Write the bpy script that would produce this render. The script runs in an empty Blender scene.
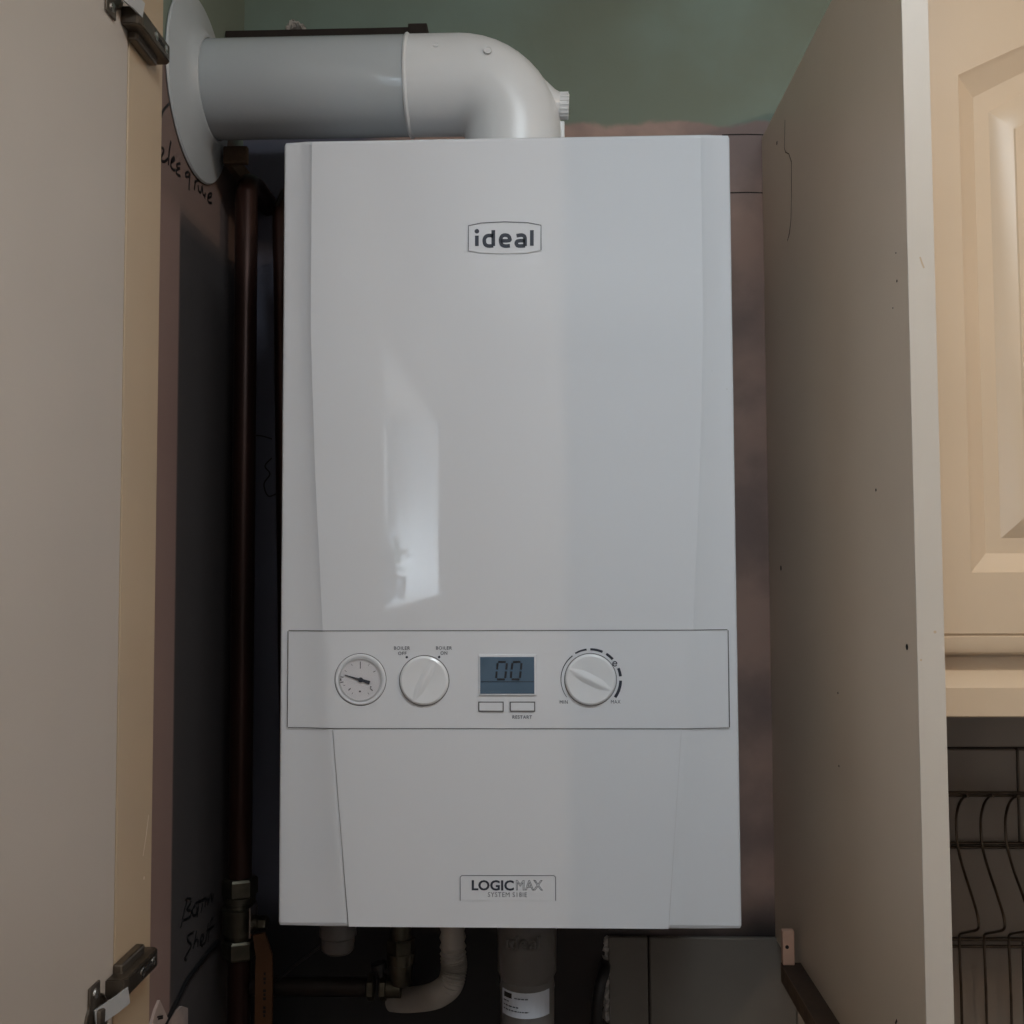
import bpy, bmesh, math, random
from mathutils import Vector, Matrix, noise
random.seed(4)
C = bpy.context.scene.collection
PI = math.pi
CAM = Vector((0.0, -1.18, 1.57))
CZ = CAM.z
F = 1024.0

# ------------------------------------------------------------------ camera
_a = -80 / 19800.0
_c = (53 - 33 * _a) / 1024.0
yv = Vector((33, -53, -1024)).normalized()
zv = Vector((_a, 1, -_c)).normalized()
xv = yv.cross(zv)
W2C = Matrix((xv, yv, zv)).transposed()      # columns: world axes seen in camera axes
C2W = W2C.transposed()
cd = bpy.data.cameras.new('camera'); cam = bpy.data.objects.new('camera', cd); C.objects.link(cam)
cd.sensor_width = 36; cd.lens = 36.0; cd.clip_start = 0.01
cam.matrix_world = Matrix.Translation(CAM) @ C2W.to_4x4()
bpy.context.scene.camera = cam

def ray(px, py):
    return C2W @ Vector(((px - 512) / F, (512 - py) / F, -1.0))
def at(px, py, y):
    d = ray(px, py); t = (y - CAM.y) / d.y; return CAM + d * t
def atx(px, py, x):
    d = ray(px, py); t = (x - CAM.x) / d.x; return CAM + d * t
def atz(px, py, z):
    d = ray(px, py); t = (z - CAM.z) / d.z; return CAM + d * t

# ------------------------------------------------------------------ materials
def lin(c):
    return tuple((v / 12.92 if v <= 0.04045 else ((v + 0.055) / 1.055) ** 2.4) for v in c)
def rgb(r, g, b):
    return lin((r / 255, g / 255, b / 255)) + (1,)
def mat(name, col, rough=0.5, metal=0.0, var=0.0, vscale=8.0, bump=0.0, bscale=60.0, coat=0.0, ior=1.5, col2=None, stretch=None):
    m = bpy.data.materials.new(name); m.use_nodes = True
    nt = m.node_tree; n = nt.nodes; L = nt.links
    b = n['Principled BSDF']
    b.inputs['Base Color'].default_value = col
    b.inputs['Roughness'].default_value = rough
    b.inputs['Metallic'].default_value = metal
    b.inputs['IOR'].default_value = ior
    b.inputs['Coat Weight'].default_value = coat
    b.inputs['Coat Roughness'].default_value = 0.05
    g = n.new('ShaderNodeNewGeometry')
    vec = g.outputs['Position']
    if stretch:
        mp = n.new('ShaderNodeMapping'); mp.inputs['Scale'].default_value = stretch
        L.new(vec, mp.inputs['Vector']); vec = mp.outputs['Vector']
    if var > 0 or col2:
        t = n.new('ShaderNodeTexNoise'); t.inputs['Scale'].default_value = vscale; t.inputs['Detail'].default_value = 5
        L.new(vec, t.inputs['Vector'])
        mx = n.new('ShaderNodeMix'); mx.data_type = 'RGBA'
        mx.inputs[6].default_value = col
        mx.inputs[7].default_value = col2 if col2 else tuple(c * (1 - var) for c in col[:3]) + (1,)
        r = n.new('ShaderNodeValToRGB'); r.color_ramp.elements[0].position = 0.38; r.color_ramp.elements[1].position = 0.66
        L.new(t.outputs['Fac'], r.inputs['Fac']); L.new(r.outputs['Color'], mx.inputs[0]); L.new(mx.outputs[2], b.inputs['Base Color'])
    if bump > 0:
        t2 = n.new('ShaderNodeTexNoise'); t2.inputs['Scale'].default_value = bscale; t2.inputs['Detail'].default_value = 4
        L.new(vec, t2.inputs['Vector'])
        bp = n.new('ShaderNodeBump'); bp.inputs['Strength'].default_value = bump; bp.inputs['Distance'].default_value = 0.002
        L.new(t2.outputs['Fac'], bp.inputs['Height']); L.new(bp.outputs['Normal'], b.inputs['Normal'])
    return m
M = {}
M['case'] = mat('white_gloss_casing', (0.67, 0.692, 0.732, 1), 0.025, ior=1.58, bump=0.006, bscale=9)
M['case2'] = mat('white_gloss_panel', (0.67, 0.692, 0.732, 1), 0.09, ior=1.5)
M['knob'] = mat('white_knob', (0.72, 0.74, 0.77, 1), 0.16)
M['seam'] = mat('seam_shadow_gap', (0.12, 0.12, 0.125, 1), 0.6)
M['seam_soft'] = mat('faint_outline_grey', (0.52, 0.53, 0.55, 1), 0.5)
M['ink'] = mat('charcoal_lettering', rgb(44, 50, 64), 0.4)
M['ink2'] = mat('grey_lettering', rgb(92, 94, 102), 0.4)
M['black'] = mat('black_plastic', (0.012, 0.012, 0.013, 1), 0.4)
M['marker'] = mat('black_marker_ink', (0.006, 0.006, 0.007, 1), 0.5)
M['lcd'] = mat('lcd_screen', rgb(80, 102, 122), 0.12, ior=1.5, var=0.12, vscale=30)
M['digit'] = mat('lcd_digit', (0.01, 0.013, 0.02, 1), 0.4)
M['dial'] = mat('dial_face', (0.66, 0.66, 0.70, 1), 0.35)
M['chrome'] = mat('nickel_plate', (0.55, 0.53, 0.50, 1), 0.26, 1.0, bump=0.05, bscale=200)
M['nickel'] = mat('dull_nickel_hinge', (0.20, 0.17, 0.14, 1), 0.42, 1.0, var=0.3, vscale=60)
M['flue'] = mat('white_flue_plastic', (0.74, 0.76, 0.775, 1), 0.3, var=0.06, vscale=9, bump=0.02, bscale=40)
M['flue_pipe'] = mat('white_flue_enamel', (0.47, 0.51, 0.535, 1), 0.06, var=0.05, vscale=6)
M['copper'] = mat('tarnished_copper', rgb(60, 38, 32), 0.36, 0.6, var=0.5, vscale=22, stretch=(1, 1, 0.25))
M['brass'] = mat('dull_brass', rgb(98, 94, 82), 0.4, 0.9, var=0.4, vscale=50)
M['greyplastic'] = mat('grey_plastic_trap', rgb(104, 101, 99), 0.3, var=0.12, vscale=18, bump=0.05, bscale=90)
M['hose'] = mat('white_corrugated_hose', rgb(160, 154, 146), 0.5)
M['orange'] = mat('amber_lever_sleeve', rgb(92, 60, 34), 0.5, var=0.15, vscale=40)
M['label'] = mat('white_paper_label', rgb(190, 196, 206), 0.5)
M['door'] = mat('cabinet_inner_melamine', rgb(178, 168, 158), 0.42, var=0.07, vscale=3.5, bump=0.03, bscale=30)
M['strip'] = mat('cabinet_side_melamine', rgb(180, 159, 133), 0.4, var=0.08, vscale=5, bump=0.03, bscale=25)
M['panel'] = mat('tall_panel_melamine', rgb(214, 198, 178), 0.40, var=0.07, vscale=4, bump=0.03, bscale=25)
M['edge'] = mat('panel_edge_tape', rgb(188, 179, 168), 0.38, var=0.05, vscale=9)
M['cream'] = mat('cream_cabinet_foil', rgb(200, 178, 151), 0.36, var=0.04, vscale=6, bump=0.01, bscale=15)
M['wood'] = mat('raw_chipboard_edge', rgb(104, 82, 62), 0.75, var=0.35, vscale=70, bump=0.3, bscale=180)
M['darkwood'] = mat('dark_stained_batten', rgb(58, 42, 30), 0.7, var=0.3, vscale=40, bump=0.2, bscale=120)
M['block'] = mat('dusty_pink_block', rgb(196, 158, 138), 0.6, var=0.1, vscale=40)
M['shadedpipe'] = mat('shaded_copper', rgb(40, 33, 30), 0.45, 0.5, var=0.4, vscale=30)  # copper coloured darker, the shade under the boiler put into it
M['batten'] = mat('blackened_batten', rgb(40, 32, 28), 0.8, var=0.3, vscale=40, bump=0.2, bscale=120)
M['flange'] = mat('shaded_white_flange', (0.47, 0.51, 0.535, 1), 0.4, var=0.05, vscale=12)  # white plastic toned down to blue-grey, its shade put into the colour
M['link'] = mat('bright_steel_link', (0.42, 0.42, 0.42, 1), 0.4, 0.3)
M['wire'] = mat('bronzed_wire', rgb(96, 84, 72), 0.34, 0.9, var=0.35, vscale=60)
M['hole'] = mat('hole_dark', (0.01, 0.008, 0.007, 1), 0.9)
M['scratch'] = mat('scratch_brown', rgb(70, 52, 40), 0.8)
M['board'] = mat('grey_board', rgb(92, 90, 92), 0.8, var=0.12, vscale=6, bump=0.06, bscale=40)
M['plaster'] = mat('plaster_rubble', rgb(190, 186, 182), 0.9, var=0.5, vscale=90, bump=0.6, bscale=150)
M['tile'] = mat('old_wall_tile', rgb(112, 108, 102), 0.32, var=0.16, vscale=7, bump=0.05, bscale=24)
M['tilek'] = mat('kitchen_tile', rgb(132, 120, 108), 0.28, var=0.1, vscale=5, bump=0.03, bscale=20)
M['grout'] = mat('dark_grout', rgb(54, 44, 40), 0.9, var=0.3, vscale=60)
M['roomwall'] = mat('painted_room_wall', rgb(208, 202, 198), 0.7, var=0.04, vscale=2)
M['coolwall'] = mat('painted_cool_door', rgb(186, 206, 222), 0.5)
M['ceil'] = mat('white_ceiling', rgb(225, 222, 216), 0.8, var=0.03, vscale=3)
M['floor'] = mat('floor_vinyl', rgb(70, 62, 56), 0.4, var=0.2, vscale=4)
M['reveal'] = mat('white_reveal_paint', rgb(232, 236, 240), 0.6)
M['ceramic'] = mat('glazed_ceramic', rgb(150, 160, 172), 0.2, var=0.3, vscale=30)
M['leaf'] = mat('plant_leaf', rgb(96, 112, 92), 0.5, var=0.4, vscale=40)
M['blind'] = mat('blind_fabric', rgb(168, 166, 162), 0.9)
_n = M['blind'].node_tree; _t = _n.nodes.new('ShaderNodeBsdfTranslucent'); _t.inputs[0].default_value = (.5, .5, .5, 1); _m = _n.nodes.new('ShaderNodeMixShader'); _m.inputs[0].default_value = .5
_n.links.new(_n.nodes['Principled BSDF'].outputs[0], _m.inputs[1]); _n.links.new(_t.outputs[0], _m.inputs[2]); _n.links.new(_m.outputs[0], _n.nodes['Material Output'].inputs[0])
M['paper'] = mat('torn_paper_tag', rgb(176, 158, 150), 0.7, var=0.1, vscale=60)

def wall_mat():
    """green paint above a wavy edge, bare pink plaster under it, blue-grey board towards the left corner, bare brown below with the shade under the boiler painted in"""
    m = bpy.data.materials.new('back_wall_paint_and_plaster'); m.use_nodes = True
    nt = m.node_tree; n = nt.nodes; L = nt.links; b = n['Principled BSDF']
    g = n.new('ShaderNodeNewGeometry'); sp = n.new('ShaderNodeSeparateXYZ'); L.new(g.outputs['Position'], sp.inputs[0])
    def math_(op, a, bb=None):
        q = n.new('ShaderNodeMath'); q.operation = op
        for i, v in enumerate((a, bb)):
            if v is None: continue
            if isinstance(v, (int, float)): q.inputs[i].default_value = v
            else: L.new(v, q.inputs[i])
        return q.outputs[0]
    def nz(scale, det=5):
        t = n.new('ShaderNodeTexNoise'); t.inputs['Scale'].default_value = scale; t.inputs['Detail'].default_value = det
        L.new(g.outputs['Position'], t.inputs['Vector']); return t.outputs['Fac']
    def ss(v, lo, hi):
        r = n.new('ShaderNodeMapRange'); r.interpolation_type = 'SMOOTHSTEP'
        L.new(v, r.inputs[0]); r.inputs[1].default_value = lo; r.inputs[2].default_value = hi; return r.outputs[0]
    def mix(f, a, c):
        x = n.new('ShaderNodeMix'); x.data_type = 'RGBA'
        L.new(f, x.inputs[0])
        for i, v in ((6, a), (7, c)):
            if isinstance(v, tuple): x.inputs[i].default_value = v
            else: L.new(v, x.inputs[i])
        return x.outputs[2]
    z = sp.outputs['Z']; x = sp.outputs['X']
    green = mix(ss(nz(3.5), .35, .65), rgb(116, 128, 114), rgb(128, 150, 142))
    pink = mix(ss(nz(9), .35, .65), rgb(180, 152, 141), rgb(140, 121, 117))
    blue = rgb(96, 98, 114)
    zz = math_('ADD', z, math_('MULTIPLY', math_('SUBTRACT', nz(11, 6), 0.5), 0.05))
    xx = math_('ADD', x, math_('MULTIPLY', math_('SUBTRACT', nz(5, 3), 0.5), 0.05))
    low = mix(ss(xx, -0.22, -0.17), blue, pink)
    brown = mix(ss(nz(14), .35, .65), rgb(44, 38, 38), rgb(34, 32, 34))
    brown = mix(ss(xx, -.02, .03), rgb(24, 25, 29), brown)  # shade under the boiler put into the wall colour, darkest to the left
    low = mix(ss(zz, CZ - .42, CZ - .36), brown, low)
    col = mix(ss(zz, CZ + .512, CZ + .519), low, green)
    L.new(col, b.inputs['Base Color']); b.inputs['Roughness'].default_value = 0.62
    bp = n.new('ShaderNodeBump'); bp.inputs['Strength'].default_value = 0.25; bp.inputs['Distance'].default_value = 0.002
    L.new(nz(45), bp.inputs['Height']); L.new(bp.outputs['Normal'], b.inputs['Normal'])
    return m
M['wall_back'] = wall_mat()

def wall_left_mat():
    m = bpy.data.materials.new('left_wall_board_and_plaster'); m.use_nodes = True
    nt = m.node_tree; n = nt.nodes; L = nt.links; b = n['Principled BSDF']
    g = n.new('ShaderNodeNewGeometry'); sp = n.new('ShaderNodeSeparateXYZ'); L.new(g.outputs['Position'], sp.inputs[0])
    r = n.new('ShaderNodeMapRange'); L.new(sp.outputs['Y'], r.inputs[0]); _y = atx(176.5, 480, -.355).y; r.inputs[1].default_value = _y - .002; r.inputs[2].default_value = _y + .002
    t = n.new('ShaderNodeTexNoise'); t.inputs['Scale'].default_value = 8; L.new(g.outputs['Position'], t.inputs['Vector'])
    mx0 = n.new('ShaderNodeMix'); mx0.data_type = 'RGBA'; mx0.inputs[6].default_value = rgb(146, 124, 117); mx0.inputs[7].default_value = rgb(130, 106, 101)
    L.new(t.outputs['Fac'], mx0.inputs[0])
    mx = n.new('ShaderNodeMix'); mx.data_type = 'RGBA'
    L.new(r.outputs[0], mx.inputs[0]); L.new(mx0.outputs[2], mx.inputs[6]); mx.inputs[7].default_value = rgb(80, 74, 73)
    # the flat board starts a little under the flue; above it bare plaster
    r2 = n.new('ShaderNodeMapRange'); L.new(sp.outputs['Z'], r2.inputs[0]); r2.inputs[1].default_value = CZ + .33; r2.inputs[2].default_value = CZ + .36
    mx2 = n.new('ShaderNodeMix'); mx2.data_type = 'RGBA'
    L.new(r2.outputs[0], mx2.inputs[0]); L.new(mx.outputs[2], mx2.inputs[6]); mx2.inputs[7].default_value = rgb(122, 104, 98)
    r4 = n.new('ShaderNodeMapRange'); L.new(sp.outputs['Z'], r4.inputs[0]); r4.inputs[1].default_value = CZ + .48; r4.inputs[2].default_value = CZ + .49
    mx4 = n.new('ShaderNodeMix'); mx4.data_type = 'RGBA'
    L.new(r4.outputs[0], mx4.inputs[0]); L.new(mx2.outputs[2], mx4.inputs[6]); mx4.inputs[7].default_value = rgb(122, 134, 122)
    mx2 = mx4
    # beyond the cupboard the wall is painted like the room
    r3 = n.new('ShaderNodeMapRange'); L.new(sp.outputs['Y'], r3.inputs[0]); r3.inputs[1].default_value = -.46; r3.inputs[2].default_value = -.465
    mx3 = n.new('ShaderNodeMix'); mx3.data_type = 'RGBA'
    L.new(r3.outputs[0], mx3.inputs[0]); L.new(mx2.outputs[2], mx3.inputs[6]); mx3.inputs[7].default_value = rgb(200, 190, 180)
    L.new(mx3.outputs[2], b.inputs['Base Color']); b.inputs['Roughness'].default_value = 0.75
    return m
M['wall_left'] = wall_left_mat()

def emis(name, col, s):
    m = bpy.data.materials.new(name); m.use_nodes = True; b = m.node_tree.nodes['Principled BSDF']
    b.inputs['Base Color'].default_value = (0.8, 0.8, 0.8, 1); b.inputs['Emission Color'].default_value = col; b.inputs['Emission Strength'].default_value = s
    return m
def glass(name):
    m = bpy.data.materials.new(name); m.use_nodes = True; nt = m.node_tree; n = nt.nodes
    n.remove(n['Principled BSDF']); o = n['Material Output']
    t = n.new('ShaderNodeBsdfTransparent'); g = n.new('ShaderNodeBsdfGlossy'); g.inputs['Roughness'].default_value = 0.02
    x = n.new('ShaderNodeMixShader'); x.inputs[0].default_value = .04
    nt.links.new(t.outputs[0], x.inputs[1]); nt.links.new(g.outputs[0], x.inputs[2]); nt.links.new(x.outputs[0], o.inputs[0])
    return m
M['glass'] = glass('clear_glass')
M['outside'] = emis('overcast_daylight', (0.80, 0.92, 1.0, 1), 6.0)
M['lampglow'] = emis('lamp_diffuser', (1.0, 0.93, 0.84, 1), 3.0)

# ------------------------------------------------------------------ mesh helpers (all take world coordinates)
ORG = {}
def obj(name, bm, m, parent=None, smooth=None, label=None):
    me = bpy.data.meshes.new(name)
    off = ORG[parent.name] if parent else Vector((0, 0, 0))
    if parent: bmesh.ops.translate(bm, verts=bm.verts, vec=-off)
    bmesh.ops.recalc_face_normals(bm, faces=bm.faces)
    bm.to_mesh(me); bm.free()
    o = bpy.data.objects.new(name, me); C.objects.link(o)
    me.materials.append(m)
    if parent: o.parent = parent; ORG[o.name] = off
    else: ORG[o.name] = Vector((0, 0, 0))
    if smooth is not None:
        for p in me.polygons: p.use_smooth = True
        try: me.set_sharp_from_angle(angle=math.radians(smooth))
        except Exception: pass
    if label: o['label'] = label
    return o
def thing(name, loc, label, cat, group=None):
    o = bpy.data.objects.new(name, None); C.objects.link(o); o.location = loc; o.empty_display_size = 0.05
    ORG[o.name] = Vector(loc); tag(o, label, cat, group); return o
def tag(o, label, cat, group=None):
    o['label'] = label; o['category'] = cat
    if group: o['group'] = group
    return o
def rebase(o, loc):
    """move a single-mesh thing's origin to its base"""
    o.data.transform(Matrix.Translation(-Vector(loc))); o.location = loc; ORG[o.name] = Vector(loc); return o
def struct(name, bm, m, parent=None):
    o = obj(name, bm, m, parent); o['kind'] = 'structure'; return o
def B(): return bmesh.new()
def box(bm, x0, x1, y0, y1, z0, z1, bev=0.0, seg=2):
    t = bmesh.new(); bmesh.ops.create_cube(t, size=1)
    for v in t.verts:
        v.co = Vector(((x0 + x1) / 2 + v.co.x * (x1 - x0), (y0 + y1) / 2 + v.co.y * (y1 - y0), (z0 + z1) / 2 + v.co.z * (z1 - z0)))
    if bev: bmesh.ops.bevel(t, geom=t.edges[:], offset=bev, segments=seg, affect='EDGES', profile=0.5)
    merge(bm, t); return bm
def merge(bm, t):
    me = bpy.data.meshes.new('tmp'); t.to_mesh(me); t.free(); bm.from_mesh(me); bpy.data.meshes.remove(me)
def frame_of(d):
    d = d.normalized(); u = Vector((0, 0, 1)) if abs(d.z) < 0.9 else Vector((0, 1, 0))
    a = d.cross(u).normalized(); return a, d.cross(a).normalized()
def tube(bm, pts, r, seg=16, cap=True):
    """swept tube; r is a number or one radius per point"""
    pts = [Vector(p) for p in pts]; rs = r if isinstance(r, (list, tuple)) else [r] * len(pts)
    rings = []; prev = None
    for i, p in enumerate(pts):
        if i == 0: d = pts[1] - p
        elif i == len(pts) - 1: d = p - pts[i - 1]
        else: d = (pts[i + 1] - p).normalized() + (p - pts[i - 1]).normalized()
        if d.length < 1e-9: d = pts[-1] - pts[0]
        d.normalize()
        if prev is None: a, b = frame_of(d)
        else:
            a = prev - d * prev.dot(d)
            a = a.normalized() if a.length > 1e-6 else frame_of(d)[0]
            b = d.cross(a)
        prev = a
        rings.append([bm.verts.new(p + (a * math.cos(2 * PI * k / seg) + b * math.sin(2 * PI * k / seg)) * rs[i]) for k in range(seg)])
    for q in range(len(rings) - 1):
        for k in range(seg):
            bm.faces.new((rings[q][k], rings[q][(k + 1) % seg], rings[q + 1][(k + 1) % seg], rings[q + 1][k]))
    if cap: bm.faces.new(rings[0]); bm.faces.new(rings[-1])
    return bm
def lathe(bm, c, axis, prof, seg=40, spin=0.0, cap=True):
    """prof: list of (distance along the axis, radius)"""
    c = Vector(c); ax = Vector(axis).normalized(); a, b = frame_of(ax); rings = []
    for h, r in prof:
        if r <= 1e-6: rings.append([bm.verts.new(c + ax * h)])
        else: rings.append([bm.verts.new(c + ax * h + (a * math.cos(2 * PI * k / seg + spin) + b * math.sin(2 * PI * k / seg + spin)) * r) for k in range(seg)])
    for q in range(len(rings) - 1):
        A, D = rings[q], rings[q + 1]
        for k in range(seg):
            k2 = (k + 1) % seg
            if len(A) == 1 and len(D) == 1: continue
            if len(A) == 1: bm.faces.new((A[0], D[k2], D[k]))
            elif len(D) == 1: bm.faces.new((A[k], A[k2], D[0]))
            else: bm.faces.new((A[k], A[k2], D[k2], D[k]))
    if cap and len(rings[0]) > 1: bm.faces.new(rings[0])
    if cap and len(rings[-1]) > 1: bm.faces.new(rings[-1])
    return bm
def ribbon(bm, pts, w, N, thick=0.0003):
    """a flat painted line of width w through 3D points on a surface of normal N"""
    N = Vector(N).normalized(); pts = [Vector(p) for p in pts]; ws = w if isinstance(w, (list, tuple)) else [w] * len(pts)
    L, R = [], []
    for i, p in enumerate(pts):
        if i == 0: d = pts[1] - p
        elif i == len(pts) - 1: d = p - pts[i - 1]
        else: d = (pts[i + 1] - p).normalized() + (p - pts[i - 1]).normalized()
        s = d.normalized().cross(N).normalized() * ws[i] / 2
        L.append(p + s); R.append(p - s)
    def q(k): return [bm.verts.new(v) for v in (L[k], L[k] + N * thick, R[k] + N * thick, R[k])]
    prev = q(0); bm.faces.new(prev)
    for k in range(1, len(pts)):
        cur = q(k)
        for e in range(4): bm.faces.new((prev[e], prev[(e + 1) % 4], cur[(e + 1) % 4], cur[e]))
        prev = cur
    bm.faces.new(prev)
def dot(bm, p, r, N, thick=0.0003, seg=12):
    lathe(bm, p, N, [(0, r), (thick, r)], seg)
def smoothpath(pts, sub=4):
    """Catmull-Rom through the points"""
    pts = [Vector(p) for p in pts]; out = []
    for i in range(len(pts) - 1):
        p0 = pts[max(i - 1, 0)]; p1 = pts[i]; p2 = pts[i + 1]; p3 = pts[min(i + 2, len(pts) - 1)]
        for k in range(sub):
            t = k / sub
            out.append(0.5 * ((2 * p1) + (p2 - p0) * t + (2 * p0 - 5 * p1 + 4 * p2 - p3) * t * t + (3 * p1 - p0 - 3 * p2 + p3) * t ** 3))
    out.append(pts[-1]); return out
def text_bm(body, x0, x1, z0, z1, y, bold=0.0, outline=0.0, normal_x=False):
    """lettering fitted into a box on a plane facing -y"""
    cu = bpy.data.curves.new('t', 'FONT'); cu.body = body; cu.size = 1.0; cu.offset = bold; cu.resolution_u = 3; cu.space_character = 1.0 if bold > .02 or outline else 1.12
    if outline: cu.fill_mode = 'NONE'; cu.bevel_depth = outline; cu.bevel_resolution = 0
    o = bpy.data.objects.new('t', cu); C.objects.link(o)
    bpy.context.view_layer.update()
    me = bpy.data.meshes.new_from_object(o.evaluated_get(bpy.context.evaluated_depsgraph_get()))
    bm = bmesh.new(); bm.from_mesh(me)
    bpy.data.objects.remove(o); bpy.data.curves.remove(cu); bpy.data.meshes.remove(me)
    xs = [v.co.x for v in bm.verts]; ys = [v.co.y for v in bm.verts]; a, b_, c, d = min(xs), max(xs), min(ys), max(ys)
    for v in bm.verts:
        v.co = Vector((x0 + (v.co.x - a) / (b_ - a) * (x1 - x0), y - abs(v.co.z) * 0.0002, z0 + (v.co.y - c) / (d - c) * (z1 - z0)))
    return bm

# ------------------------------------------------------------------ the room
XL, XR, YR, ZC = -0.355, 1.9, -3.7, 2.45
WT = 0.27
b = B(); box(b, XL - WT, XR + .1, 0, 0.12, 0, ZC); wb = struct('wall_back', b, M['wall_back'])
# plaster board joints right of the boiler
for py, x0, x1 in ((135, 722, 768), (193, 726, 768)):
    p = at(x0, py, 0); q = at(x1, py, 0)
    b = B(); ribbon(b, smoothpath([p, p.lerp(q, .5) + Vector((0, 0, .0006)), q]), [.0012] * 9, (0, -1, 0), .0004)
    j = obj('board_joint', b, M['hole'], wb)
b = B(); box(b, XL - WT, XR + .1, YR - .1, .12, -.1, 0); struct('floor', b, M['floor'])
b = B(); box(b, XL - WT, XR + .1, YR - .1, .12, ZC, ZC + .1); struct('ceiling', b, M['ceil'])
b = B(); box(b, XR, XR + .1, YR, 0, 0, ZC); struct('wall_right', b, M['roomwall'])
# left wall with the window opening behind the camera
WY0, WY1, WZ0, WZ1 = -1.52, -2.80, 1.462, 2.045
b = B()
box(b, XL - WT, XL, WY0, 0, 0, ZC); box(b, XL - WT, XL, YR, WY1, 0, ZC)
box(b, XL - WT, XL, WY1, WY0, 0, WZ0); box(b, XL - WT, XL, WY1, WY0, WZ1, ZC)
wl = struct('wall_left', b, M['wall_left'])
b = B(); box(b, XL - WT + .06, XL - .0005, WY1, WY1 + .004, WZ0, WZ1); rv = struct('trim_1', b, M['reveal'])
# window
b = B()
fx0, fx1 = XL - WT, XL - WT + .06
for (ya, yb, za, zb) in ((WY1, WY0, WZ0, WZ0 + .03), (WY1, WY0, WZ1 - .04, WZ1), (WY1 + .004, WY1 + .045, WZ0, WZ1), (WY0 - .045, WY0, WZ0, WZ1), (-2.15, -2.11, WZ0, WZ1)):
    box(b, fx0 + .01, fx1, ya, yb, za, zb, .004)
wn = struct('window_1', b, M['reveal'])
b = B(); box(b, fx0 + .03, fx0 + .034, WY1 + .03, WY0 - .03, WZ0 + .02, WZ1 - .02); obj('pane', b, M['glass'], wn)
b = B(); box(b, fx1 + .02, fx1 + .022, WY1 + .006, WY0 - .006, 1.69, WZ1 - .003)
box(b, fx1 + .014, fx1 + .028, WY1 + .006, WY0 - .006, 1.68, 1.693, .003); bl = obj('roller_blind', b, M['blind'])
tag(bl, 'grey roller blind half lowered in the window behind the viewer', 'blind')
# rear wall with a glazed door
b = B(); box(b, XL - WT, XR + .1, YR - .1, YR, 0, ZC); struct('wall_rear', b, M['roomwall'])

# ------------------------------------------------------------------ lower wall tiles beneath the boiler and the kitchen splashback
GZ = .0017
zt = at(700, 938, -.008).z; zk = at(985, 749.5, -.008).z; TH = (zk - zt) / 2
XJ = at(648.5, 985, -.008).x; TW = (at(1018, 790, -.008).x - XJ) / 2
def tile_rows(b, xa, xb, ztop, n, edge=None):
    for r in range(n):
        z1 = ztop - r * TH; z0 = z1 - TH + GZ * 1.5
        row = round((zk - ztop) / TH) + r
        off = XJ if row % 2 == 0 else XJ + TW / 2
        k = math.floor((xa - off) / TW)
        while off + k * TW < xb:
            x0 = max(off + k * TW + GZ, xa); x1 = min(off + (k + 1) * TW - GZ * .2, xb)
            if x1 - x0 > .004: box(b, x0, x1, -.0075, -.0008, z0, z1, .0012, 1)
            k += 1
XT = at(608, 960, 0).x
b = B(); box(b, XT + .003, .276, -.0028, 0, zt - TH * 2, zt - .001); tr = struct('trim_2', b, M['grout'])
b = B(); tile_rows(b, XT, .276, zt, 2)
jag = B()
to = obj('wall_tile', b, M['tile'], tr)
b = B(); box(b, .2765, XR, -.003, 0, .92, CZ + .2); tr3 = struct('trim_3', b, M['grout'])
b = B(); tile_rows(b, .2765, XR, zk + TH * 2, 6); obj('wall_tile', b, M['tilek'], tr3)
# rough mortar left of the cut tiles
random.seed(9)
b = B()
for k in range(26):
    z = zt - .004 - k * .0035
    s = .0025 + random.random() * .0035
    t = bmesh.new(); bmesh.ops.create_icosphere(t, subdivisions=1, radius=s)
    for v in t.verts: v.co = v.co * (0.7 + random.random() * .6) + Vector((XT - .001 - random.random() * .002, -.003, z))
    merge(b, t)
obj('mortar_edge', b, M['plaster'], tr)

# ------------------------------------------------------------------ the boiler
YF = -0.285
BX = -0.0305; BZ0 = at(510, 928.5, YF).z; BZ1 = at(507, 137, YF).z
HO = (at(738.5, 800, YF).x - at(280, 800, YF).x) / 2 * 1.012
BX = (at(738, 800, YF).x + at(280.5, 800, YF).x) / 2
H = BZ1 - BZ0
boiler = thing('boiler', (BX, 0, BZ0), 'white glossy wall-hung boiler with dial, small screen and two knobs on its front', 'boiler')
def hi(z):
    t = [(0, .700), (.175, .775), (.26, .8026), (.40, .84), (.52, .862), (.70, .862)]
    h = z - BZ0
    if h <= 0: return .70 * HO
    for (a, va), (c, vc) in zip(t, t[1:]):
        if h <= c: return HO * (va + (vc - va) * (h - a) / (c - a))
    return .862 * HO
REC = .0056
def fy(x, z, proud=0.0):
    """depth of the casing front at x, z"""
    u = abs(x - BX); h = hi(z)
    if u <= h: return YF - proud
    t = min((u - h) / (HO - h), 1.0)
    return YF + REC * (1 - (1 - t) ** 2) - proud
b = B(); rows = []
zs = [BZ0, BZ0 + .0012, BZ0 + .004] + [BZ0 + .02 + k * (H - .04) / 30 for k in range(31)] + [BZ1 - .004, BZ1 - .0012, BZ1]
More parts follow.
